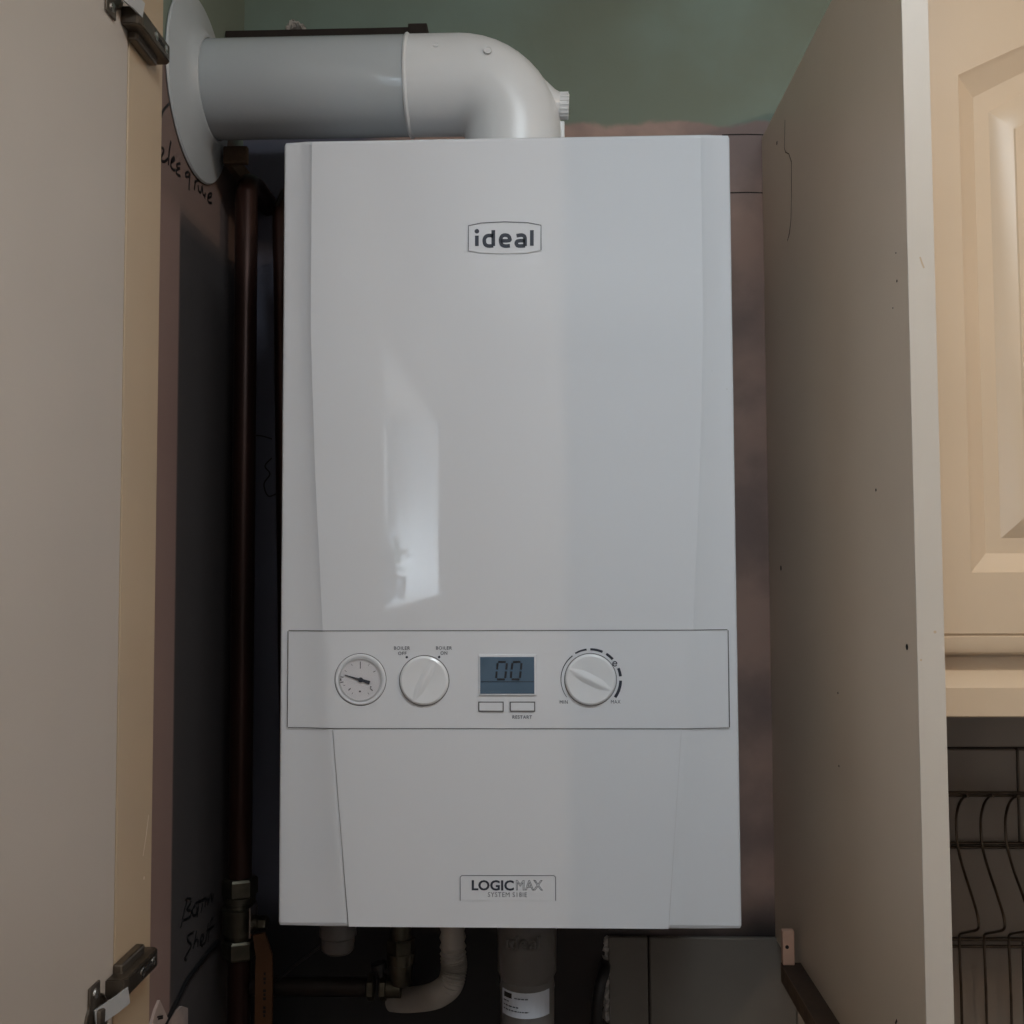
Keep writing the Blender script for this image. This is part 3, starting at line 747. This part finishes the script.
# corrugated hose
yh = -.15
p0 = at(452, 928, yh); path = [Vector((p0.x, yh, BZ0 + .0)), at(453, 950, yh), at(454, 968, yh), at(450, 984, yh), at(440, 993, yh + .02), at(430, 997, yh + .06), at(418, 999, yh + .095), at(404, 1000, yh + .125), at(392, 999, yh + .135)]
path = smoothpath(path, 14); rs = []
for i, p_ in enumerate(path): rs.append(.0122 + .0009 * (1 if i % 2 else -1))
b = B(); tube(b, path, rs, 28); o = obj('condensate_hose', b, M['hose'], smooth=50); tag(o, 'white corrugated hose curving left beneath the boiler', 'hose')
# condensate trap
yt_ = -.19
c = at(527, 960, yt_); w = (at(558, 950, yt_).x - at(498, 950, yt_).x) / 2
trap = thing('condensate_trap', (c.x, yt_, 1.02), 'grey plastic condensate trap with a white sticker, centred under the boiler', 'trap')
zn = at(527, 976, yt_).z; zn2 = at(527, 985, yt_).z
b = B(); lathe(b, (c.x, yt_, 1.03), (0, 0, 1), [(0, w * .86), (zn2 - 1.03 - .004, w * .90), (zn2 - 1.03, w * .92), (zn - 1.03, w * .88), (zn - 1.03 + .006, w * .97), (BZ0 - 1.03 - .014, w), (BZ0 - 1.03 - .001, w * 1.02)], 48)
tb = obj('trap_body', b, M['greyplastic'], trap, smooth=30)
def cyl_pt(px, py, r): 
    """front of the trap cylinder where a pixel's height and side fall"""
    p = at(px, py, yt_ - r); dx = max(min(p.x - c.x, r * .98), -r * .98); return Vector((c.x + dx, yt_ - math.sqrt(r * r - dx * dx), p.z)), Vector((dx, -math.sqrt(r * r - dx * dx), 0)).normalized()
b = B()
for st in IDEAL:
    pts = smoothpath([Vector((x, y, 0)) for x, y in st], 3)
    P3 = []; 
    for v in pts:
        px = 506.5 + (v.x - 262) / 418 * 33; py = 937 + (v.y - 222) / 116 * 12.5
        P3.append(cyl_pt(px, py, w * .995)[0])
    for u, v in zip(P3, P3[1:]):
        if (v - u).length > 1e-5: tube(b, [u, v], .0019, 6)
obj('embossed_lettering', b, M['greyplastic'], tb, smooth=40)
b = B(); g = []
for j, py in enumerate((993, 1018.5)):
    row = []
    for k in range(11):
        px = 502.5 + 46.5 * k / 10; q, n_ = cyl_pt(px, py + .8 * (1 - ((k - 5) / 5) ** 2) - .4, w * .915); row.append(b.verts.new(q + n_ * .0005))
    g.append(row)
for k in range(10): b.faces.new((g[0][k], g[0][k + 1], g[1][k + 1], g[1][k]))
lab_ = obj('sticker', b, M['label'], trap)
b = B()
def lp(px, py): q, n_ = cyl_pt(px, py + .8 * (1 - ((px - 525.7) / 23.3) ** 2) - .4, w * .915); return q + n_ * .0008
def lrow(x0, x1, y, wd):
    n = 6; ribbon(b, [lp(x0 + (x1 - x0) * k / n, y) for k in range(n + 1)], wd, (0, -1, 0), .0001)
lrow(504.5, 512, 997.5, .0046)
obj('sticker_block', b, M['marker'], lab_)
b = B(); random.seed(5)
for y, xa, xb in ((999.5, 514.5, 528), (1004, 504, 509), (1008.5, 504, 518.5), (1012.5, 504, 529)):
    x = xa
    while x < xb:
        l = 1.2 + random.random() * 2.2; lrow(x, min(x + l, xb), y - .5, .0010); x += l + .7
obj('sticker_print', b, M['ink'], lab_)
# bent black tube along the dark rough edge of the tiles
b = B(); tube(b, smoothpath([at(596, 1050, -.03), at(597, 1010, -.03), at(600, 985, -.028), at(604, 972, -.02), at(605, 965, -.004)], 4), .0065, 14)
o = obj('cable', b, M['black'], smooth=50); tag(o, 'stiff black tube along the dark rough cut edge of the wall tiles', 'cable')

# ------------------------------------------------------------------ boiler cupboard: side strip, door, tall side panel, hinges, support rail
XS = -.305
cab = thing('boiler_cupboard', (0, -.44, .92), 'cream kitchen cupboard around the boiler, door open against the left wall', 'cupboard')
ys0, ys1 = atx(122, 512, XS).y, atx(156.5, 512, XS).y
b = B(); box(b, XL + .0005, XS, ys0, ys1, .93, 2.35, .0008); sp1 = obj('side_panel', b, M['strip'], cab, label='narrow ochre side strip beside the door')
b = B(); p = atx(147, 840, XS + .0003)
ribbon(b, [atx(148.6, 815, XS + .0001), atx(146.2, 835, XS + .0001), atx(143, 856, XS + .0001)], .0008, (1, 0, 0), .0001)
dot(b, atx(144, 878, XS + .0001), .0012, (1, 0, 0), .0001); obj('scuff', b, M['panel'], sp1)
DW = .60
b = B(); box(b, XS - .0185, XS, ys0 - DW, ys0 - .002, .93, 2.35, .0012)
door_ = obj('door', b, M['door'], cab, label='pale cream door seen from its plain inner side')
# tall right-hand panel
XPn = at(768, 512, 0).x; yfr = atx(914, 512, XPn).y; zpt = CZ + .507
xo = at(942.5, 565, yfr).x
b = B(); zpb = atx(795, 954, XPn).z
box(b, XPn, xo, yfr + .0008, -.0005, zpb - .0175, CZ + .497, .0004, 1); pn_ = obj('side_panel', b, M['panel'], cab, label='tall beige panel right of the boiler')
b = B(); box(b, XPn - .0001, xo + .0001, yfr, yfr + .001, zpb - .0175, CZ + .497, .0003, 1); obj('edge_tape', b, M['edge'], pn_, label='pale front edge')
for px, py, r_ in ((777, 143, .0022), (781, 568, .0028), (876, 490, .0012), (907, 647, .0022), (838, 693, .0010), (839, 766, .0010), (897, 281, .0010), (896, 253, .0006), (893, 308, .0006)):
    b = B(); dot(b, atx(px, py, XPn - .0002), r_, (-1, 0, 0), .0002, 10); obj('peg_hole', b, M['hole'], pn_)
b = B(); pts = [(785, 120), (784.5, 148), (785.5, 152), (789, 154), (791.5, 162), (791.5, 195), (791, 220), (789.5, 233), (787.5, 241)]
P3 = [atx(x, y, XPn - .0001) for x, y in pts]; ribbon(b, P3, [.0005, .0008, .0012, .001, .0012, .001, .001, .0022, .0008], (-1, 0, 0), .0002)
obj('scratch', b, M['scratch'], pn_)
for px, py, r_ in ((921, 660, .0008), (935, 632, .0011)): b = B(); dot(b, at(px, py, yfr - .0001), r_, (0, -1, 0), .0001, 8); obj('scuff', b, M['strip'], pn_)
b = B(); ribbon(b, [at(920, 257, yfr - .0001), at(922, 263, yfr - .0001), at(924, 268, yfr - .0001)], .0012, (0, -1, 0), .0001)
obj('scuff', b, M['strip'], pn_)
b = B(); ribbon(b, [atx(895.5, 1024, XPn - .0001), atx(897, 1020, XPn - .0001)], .002, (-1, 0, 0), .0001); obj('scratch', b, M['hole'], pn_)
# support rail and block at the foot of the panel
zr = zpb; xr0 = XPn - .0205
b = B(); yblk = atz(783, 966, zr).y
box(b, xr0 + .0006, XPn, yfr + .02, yblk + .009, zr - .0175, zr); rail = obj('support_rail', b, M['darkwood'], cab)
b = B(); box(b, xr0, xr0 + .0008, yfr + .02, yblk + .006, zr - .0175, zr - .0006); obj('rail_edge', b, M['wood'], rail, label='paler raw edge of the rail')
pb = at(783, 966, -.155); yblk = atz(783, 966, zr).y
q0 = at(783, 965, yblk); q1 = at(794.5, 931, yblk)
b = B(); box(b, q0.x, q1.x, yblk, yblk + .008, zr + .0003, q1.z, .0012); blk = obj('mounting_block', b, M['block'], cab, label='small dusty pink block with a screw hole')
cB = at(787, 947, yblk); b = B(); dot(b, Vector((cB.x, yblk - .0002, cB.z)), .0019, (0, -1, 0), .0003); obj('screw_hole', b, M['hole'], blk)
# panel below the rail is cut away: nothing to add

def hinge(zc, sgn):
    """cup hinge: plate on the door, link, arm and screws on the strip; sgn +1 has the link on the upper side"""
    Xa = XS + .0145
    yb_, yf_ = CAM.y + .775, CAM.y + .712
    b = B(); 
    # arm body, tapered towards its rear end
    z0, z1 = zc - .0065, zc + .0065
    prof = [(XS + .0003, yf_), (Xa - .002, yf_ + .001), (Xa, yf_ + .006), (Xa, yb_ - .004), (Xa - .003, yb_), (XS + .0003, yb_)]
    lo = [b.verts.new((x, y, z0)) for x, y in prof]; up = [b.verts.new((x, y, z1)) for x, y in prof]
    b.faces.new(lo); b.faces.new(up)
    for k in range(6): b.faces.new((lo[k], lo[(k + 1) % 6], up[(k + 1) % 6], up[k]))
    bmesh.ops.bevel(b, geom=b.edges[:], offset=.0008, segments=2, affect='EDGES')
    arm = obj('hinge', b, M['nickel'], cab)
    b = B(); box(b, XS + .0003, XS + .0075, yf_ + .012, yb_ - .010, zc - .0125, zc + .0125, .0015); obj('mounting_plate', b, M['nickel'], arm)
    for dy in (.012, .032):
        b = B(); lathe(b, (Xa - .0008, yb_ - dy, zc), (1, 0, 0), [(0, .0034), (.0012, .0034), (.0014, .0028), (.0010, .0012), (.0010, 0)], 16); obj('screw', b, M['chrome'], arm, smooth=30)
    b = B(); lathe(b, (Xa - .0006, yb_ - .022, zc), (1, 0, 0), [(0, .0022), (.0008, .0022)], 12)
    box(b, Xa - .0006, Xa + .0002, yb_ - .030, yb_ - .014, zc - .0016, zc + .0016, .0003); obj('slot', b, M['hole'], arm)
    # bright link from the arm to the cup
    dzl = -.009 * sgn
    b = B(); A = Vector((Xa - .0005, yf_ + .006, zc - dzl * .6)); D = Vector((XS + .0030, CAM.y + .690, zc - dzl * 1.1))
    pts = [A, A.lerp(D, .35) + Vector((.001, 0, 0)), D]
    ribbon(b, pts, .0115, (1, -.67, 0), .0014); lk = obj('link_arm', b, M['link'], arm, label='bright steel link of the hinge')
    # cup plate on the door
    yc = CAM.y + .693; zc2 = zc - dzl * 1.6
    b = B(); lathe(b, (XS + .0002, yc + .004, zc2), (1, 0, 0), [(0, .0172), (.0016, .0172), (.0020, .0160), (.0008, .0150), (.0005, 0)], 32)
    box(b, XS + .0002, XS + .0022, yc - .008, yc + .008, zc2 - .026, zc2 + .026, .0009)
    box(b, XS + .0010, XS + .0075, yc - .003, yc + .009, zc2 - .010, zc2 + .010, .002)
    cp_ = obj('hinge_cup', b, M['nickel'], arm, smooth=35)
    for s in (-1, 1):
        b = B(); lathe(b, (XS + .0020, yc, zc2 + s * .020), (1, 0, 0), [(0, .0038), (.0014, .0034), (.0017, 0)], 16); obj('screw', b, M['chrome'], arm, smooth=30)
zt_h = atx(166, 44, XS + .0145).z; zb_h = atx(155, 960, XS + .0145).z
hinge(zt_h - .004, 1)
hinge(zb_h, -1)

# ------------------------------------------------------------------ marks and leads on the left wall
XM = XL + .0002
def za(x, y): return atx(130 + x / 6.4, 60 + y / 6.4, XM)
S1 = [[(250, 280), (215, 320), (200, 362)], [(200, 560), (214, 570), (214, 592), (198, 622), (203, 645), (222, 650), (243, 630)], [(262, 520), (250, 590), (246, 672)],
      [(262, 655), (284, 640), (280, 622), (266, 640), (262, 680), (278, 704), (292, 700)], [(322, 662), (300, 668), (302, 690), (320, 694)], [(316, 694), (297, 706), (300, 732), (322, 742)],
      [(376, 716), (357, 724), (358, 746), (376, 744), (384, 720), (380, 780), (377, 832)], [(418, 768), (412, 832)], [(413, 786), (428, 772), (440, 770)],
      [(436, 800), (440, 838), (454, 846), (462, 806), (468, 860), (480, 868)], [(482, 850), (479, 888)], [(497, 884), (520, 872), (520, 852), (503, 862), (497, 892), (505, 912), (524, 914)]]
b = B()
for st in S1:
    P3 = [za(x, y) for x, y in st]; ribbon(b, smoothpath(P3, 3) if len(P3) > 2 else P3, .0026, (1, 0, 0), .0002)
w1 = obj('marker_writing', b, M['marker'], wl, label='handwritten note in black marker below the flue')
def zb_(x, y): return atx(60 + x / 5.12, 880 + y / 5.12, XM)
S2 = [[(655, 88), (636, 160), (618, 246)], [(640, 100), (668, 96), (668, 120), (648, 150), (672, 160), (664, 190), (632, 205)], [(694, 130), (678, 150), (682, 182), (700, 172), (700, 135)],
      [(712, 100), (702, 192)], [(738, 84), (722, 168)], [(690, 122), (750, 92)], [(742, 140), (746, 110), (758, 98), (757, 124), (772, 70), (778, 110), (786, 72)],
      [(684, 268), (656, 284), (654, 312), (672, 330), (664, 356), (638, 400), (648, 408)], [(700, 262), (682, 352)], [(684, 330), (704, 302), (706, 340)], [(716, 330), (736, 296), (728, 280), (718, 310), (726, 336), (744, 318)],
      [(760, 220), (746, 312)], [(786, 196), (772, 210), (758, 318)], [(750, 262), (790, 232)]]
b = B()
for st in S2:
    P3 = [zb_(x, y) for x, y in st]; ribbon(b, smoothpath(P3, 3) if len(P3) > 2 else P3, .0026, (1, 0, 0), .0002)
obj('marker_writing', b, M['marker'], wl, label='two handwritten words in black marker low beside the valve')
b = B(); tube(b, smoothpath([zb_(x, y) + Vector((.002, 0, 0)) for x, y in ((800, 318), (770, 345), (705, 428), (640, 515), (600, 600), (545, 705), (500, 790))], 5), .0022, 8)
o = obj('cable', b, M['black'], smooth=60); tag(o, 'black cable slanting down the left wall beneath the handwriting', 'cable')
b = B(); ribbon(b, smoothpath([at(255, 435.5, -.0001), at(262, 436, -.0001), at(272, 439, -.0001)], 3), .0016, (0, -1, 0), .0002); obj('marker_stroke', b, M['marker'], wb)
b = B(); ribbon(b, smoothpath([at(272, 458, -.0001), at(265, 466, -.0001), at(270, 474, -.0001), at(264, 484, -.0001), at(268, 496, -.0001), at(276, 494, -.0001)], 4), .0016, (0, -1, 0), .0002); obj('marker_stroke', b, M['marker'], wb)
XQ = XL + .003
for poly, lab in ((((152, 1024), (153, 1034), (172, 1034), (168, 1018), (160, 1000), (156, 1010)), 'small pointed pale paper tag at the foot of the pink plaster strip'), (((167, 1034), (170, 1018), (182, 1006), (188, 1008), (188, 1034)), 'pale torn paper tag where the slanting black cable ends')):
    b = B(); vs = [b.verts.new(atx(x, y, XQ)) for x, y in poly]; f = b.faces.new(vs); r = bmesh.ops.extrude_face_region(b, geom=[f])
    for v in r['geom']:
        if isinstance(v, bmesh.types.BMVert): v.co.x = XL + .0003
    o = obj('paper_tag', b, M['paper']); tag(o, lab, 'tag'); rebase(o, atx(poly[0][0], poly[0][1], XL + .0003))
b = B(); 
for A, D in (((157, 1017), (163, 1016)), ((158, 1019), (163, 1018))): ribbon(b, [atx(*A, XQ + .0001), atx(*D, XQ + .0001)], .0015, (1, 0, 0), .0001)
mk = obj('tag_mark', b, M['marker'], None)
mk.parent = [o for o in C.objects if o.name.startswith('paper_tag')][0]; mk.matrix_parent_inverse = Matrix.Translation(-mk.parent.location)

# ------------------------------------------------------------------ neighbouring wall cupboard
yd = -.32
wc = thing('wall_cupboard', (.5, 0, CZ - .13), 'cream wall cupboard with an arched raised-panel door, over the wire rack', 'cupboard')
zd0 = at(980, 655, yd).z; xd0 = xo + .004; xd1 = xd0 + .50; zd1 = CZ + .524
b = B(); box(b, xd0, xd1, yd + .019, -.0005, at(980, 676, yd).z, zd1 + .006); obj('body', b, M['cream'], wc)
ox0 = at(964, 300, yd).x; ox1 = xd1 - (ox0 - xd0); oz0 = at(973, 572.5, yd).z; oz1 = at(960, 75, yd).z
def loop(o, y):
    pts = [(ox0 + o, oz0 + o), (ox1 - o, oz0 + o)]
    n = 24
    for k in range(n + 1):
        t = 1 - k / n; x = ox0 + o + (ox1 - ox0 - 2 * o) * t
        pts.append((x, oz1 - o + .052 * math.sin(PI * t) ** 1.0))
    return [(x, y, z) for x, z in pts]
b = B(); prof = [(0, yd), (.0012, yd + .0010), (.004, yd + .0028), (.010, yd + .0055), (.0142, yd + .0080), (.0158, yd + .0088), (.0285, yd + .0088), (.0300, yd + .0080), (.042, yd + .0030), (.0460, yd + .0018), (.0472, yd + .0009)]
L_ = [[b.verts.new(v) for v in loop(o, y)] for o, y in prof]
for A, D in zip(L_, L_[1:]):
    for k in range(len(A)): b.faces.new((A[k], A[(k + 1) % len(A)], D[(k + 1) % len(A)], D[k]))
b.faces.new(L_[-1])
# frame around the opening, with a bead near the bottom edge
zbead = at(980, 633.5, yd).z
def fr(x, z): return b.verts.new((x, yd, z))
out = [fr(xd0, zbead), fr(xd1, zbead), fr(xd1, zd1), fr(xd0, zd1)]
A = L_[0]
n = len(A)
b.faces.new((out[0], out[1], A[1], A[0])); b.faces.new((out[1], out[2], A[2], A[1]))
b.faces.new((out[3], out[0], A[0], A[n - 1]))
# top strip
top = [fr(xd1 + (xd0 - xd1) * k / 24, zd1) for k in range(25)]
for k in range(24): b.faces.new((A[2 + k], top[k], top[k + 1], A[3 + k]))
b.faces.new((out[2], top[0], A[2])); b.faces.new((out[3], A[n - 1], top[24]))
ep = [(zbead, yd), (zbead - .0008, yd + .0016), (zbead - .0022, yd + .0018), (zbead - .0030, yd - .0002), (zd0 + .006, yd + .0002), (zd0 + .002, yd + .0018), (zd0, yd + .005), (zd0, yd + .018)]
prev = None
for z, y in ep:
    cur = (b.verts.new((xd0, y, z)), b.verts.new((xd1, y, z)))
    if prev: b.faces.new((prev[0], prev[1], cur[1], cur[0]))
    prev = cur
bk = [b.verts.new(v) for v in ((xd0, yd + .018, zd0), (xd1, yd + .018, zd0), (xd1, yd + .018, zd1), (xd0, yd + .018, zd1))]
b.faces.new(bk)
bmesh.ops.remove_doubles(b, verts=b.verts, dist=.00002)
obj('door', b, M['cream'], wc, smooth=20, label='arched raised-panel door')
zl0 = at(980, 718, yd).z; zl1 = at(980, 676, yd).z; zlm = at(980, 662, yd).z
b = B(); g = []
for z, y in ((zl0, yd + .03), (zl0, yd + .004), (zl0 + .001, yd + .003), (zl1 - .010, yd + .003), (zl1 - .006, yd + .006), (zl1, yd + .012), (zl1 + .003, yd + .016), (zlm + .003, yd + .0165), (zlm + .003, yd + .03)):
    g.append((b.verts.new((xd0, y, z)), b.verts.new((xd1, y, z))))
for A, D in zip(g, g[1:]): b.faces.new((A[0], A[1], D[1], D[0]))
b.faces.new((g[-1][0], g[-1][1], g[0][1], g[0][0])); b.faces.new([p[0] for p in g]); b.faces.new([p[1] for p in g])
obj('light_rail', b, M['cream'], wc, smooth=30)

# ------------------------------------------------------------------ wire plate rack on the tiled wall
XW = .452
prof = [(958, 806), (963, 799), (966.5, 797), (968, 796.5)]
W = [(968, 796.2), (964, 797), (959.5, 803), (956.5, 815), (956.2, 828), (957.6, 846), (963, 868), (971, 893), (977, 913), (978.8, 923), (978.4, 928), (975, 930.5), (966, 932.5), (960.5, 934), (959.2, 938), (959.6, 950), (961, 985), (962, 1024), (963, 1060)]
P3 = [atx(x, y, XW) for x, y in W]
rack = thing('plate_rack', (XW, P3[0].y, P3[-1].z), 'bronze-coloured wire plate rack on the tiled wall under the cream cupboard', 'rack')
cols = smoothpath(P3, 4)
dxw = .0268
for k in range(12):
    b = B(); tube(b, [p + Vector((dxw * k, 0, 0)) for p in cols], .0015, 10); obj('plate_wire', b, M['wire'], rack, smooth=60)
XA, XB = XW - .045, XW + dxw * 12
for (px, py, dy) in ((965, 792.8, .0), (965, 796.2, .004), (957.6, 844, .0035), (957.6, 848, .0035), (960, 940.5, .0035), (960, 947.5, .0035)):
    p = atx(px, py, XW); b = B(); tube(b, [(XA, p.y + dy, p.z), (XB, p.y + dy, p.z)], .0017, 10); obj('rail', b, M['wire'], rack, smooth=60)
for x in (XB - .02,):
    b = B(); p = atx(965, 793, XW); tube(b, [(x, p.y, p.z), (x, -.009, p.z + .004)], .0022, 10); obj('wall_hook', b, M['wire'], rack, smooth=60)
b = B(); p = atx(957.6, 846, XW); tube(b, [(XA + .02, p.y + .004, p.z), (XA + .02, -.009, p.z)], .0022, 10); obj('wall_hook', b, M['wire'], rack, smooth=60)

# ------------------------------------------------------------------ things on the window sill that show in the boiler's reflection
sx = XL - .09
def lath_obj(name, c, prof, m, label, cat):
    b = B(); lathe(b, c, (0, 0, 1), prof, 32); o = obj(name, b, m, smooth=40); tag(o, label, cat); rebase(o, c); return o
b = B(); box(b, XL - WT + .06, XL + .03, WY1 + .005, WY0 - .003, WZ0 + .0003, WZ0 + .018, .004); sl = struct('trim_4', b, M['reveal'])
sz = WZ0 + .0185
lath_obj('vase', (sx + .03, -1.80, sz), [(0, .03), (.02, .045), (.06, .055), (.10, .045), (.13, .022), (.145, .03), (.15, .055), (.16, .078), (.158, .05), (.14, .01)], M['ceramic'], 'blue-grey vase with a wide flared lip on the window sill behind the viewer', 'vase')
pl_ = thing('potted_plant', (sx + .02, -2.18, sz), 'small leafy plant in a pot on the window sill behind the viewer', 'plant')
b = B(); lathe(b, (sx + .02, -2.18, sz), (0, 0, 1), [(0, .030), (.06, .042), (.062, .038), (.05, .0)], 28); obj('pot', b, M['ceramic'], pl_, smooth=40)
random.seed(11); b = B()
for k in range(70):
    a = random.random() * 2 * PI; e = random.random() ** .6; r_ = .02 + .055 * random.random(); c = Vector((sx + .02 + r_ * math.cos(a) * .8, -2.18 + r_ * math.sin(a), sz + .07 + .085 * e))
    d = Vector((math.cos(a), math.sin(a), random.random())).normalized() * .018; s = d.cross(Vector((0, 0, 1))).normalized() * .009
    vs = [b.verts.new(c - d), b.verts.new(c + s), b.verts.new(c + d + Vector((0, 0, -.004))), b.verts.new(c - s)]; b.faces.new(vs)
obj('foliage', b, M['leaf'], pl_)

# ------------------------------------------------------------------ lights
def area(name, loc, rot, sx_, sy_, power, col, parent=None):
    l = bpy.data.lights.new(name, 'AREA'); l.shape = 'RECTANGLE'; l.size = sx_; l.size_y = sy_; l.energy = power; l.color = col
    o = bpy.data.objects.new(name, l); C.objects.link(o); o.location = loc; o.rotation_euler = rot; return o
def aim(o, target):
    d = Vector(target) - o.location; o.rotation_euler = d.to_track_quat('-Z', 'Y').to_euler()
# daylight through the window in the left wall (its clear lower half)
area('window_daylight', (XL - WT + .055, (WY0 + WY1) / 2, 1.585), (0, -PI / 2, 0), .2, 1.1, 32.0, (.84, .93, 1.0))
area('window_daylight_behind_blind', (XL - WT + .062, (WY0 + WY1) / 2, 1.86), (0, -PI / 2, 0), .3, 1.1, 45.0, (.84, .93, 1.0))
# square ceiling lamp
lx_, ly_ = .30, -1.12
b = B(); box(b, lx_ - .25, lx_ + .25, ly_ - .1, ly_ + .1, ZC - .03, ZC - .0005, .006); o = obj('ceiling_lamp', b, M['reveal']); tag(o, 'flat oblong white ceiling lamp just above the viewer', 'ceiling lamp')
area('ceiling_lamp_light', (lx_, ly_, ZC - .035), (0, 0, 0), .46, .17, 14.5, (.86, .95, 1.0))
az, elv, ds = math.radians(53.4), .24, 1.2
wx, wy, wz = .256 + math.sin(az) * ds, -.472 - math.cos(az) * ds, 2.08 + elv * ds
b = B(); lathe(b, (wx, wy, wz + .03), (0, 0, 1), [(0, .028), (.03, .024), (.045, .008), (ZC - wz - .03, .006)], 24); o = obj('pendant_lamp', b, M['reveal'], smooth=40); tag(o, 'small bare pendant lamp hanging near the room wall at the viewer side', 'pendant lamp')
l = bpy.data.lights.new('pendant_bulb', 'POINT'); l.energy = 20; l.color = (1.0, .72, .50); l.shadow_soft_size = .018
o = bpy.data.objects.new('pendant_bulb', l); C.objects.link(o); o.location = (wx, wy, wz)
# added unseen fill light that brightens the rear wall for bounce and reflections
o = area('rear_wall_fill', (.4, -2.1, 1.75), (0, 0, 0), .9, .6, 8, (.90, .95, 1.0)); aim(o, (.35, YR, 1.7))

w = bpy.data.worlds.new('world'); bpy.context.scene.world = w; w.use_nodes = True
w.node_tree.nodes['Background'].inputs[0].default_value = (.75, .85, 1, 1); w.node_tree.nodes['Background'].inputs[1].default_value = 1.0
vs_ = bpy.context.scene.view_settings
vs_.view_transform = 'Standard'; vs_.look = 'None'; vs_.exposure = -0.80; vs_.gamma = 1.0; vs_.use_curve_mapping = False
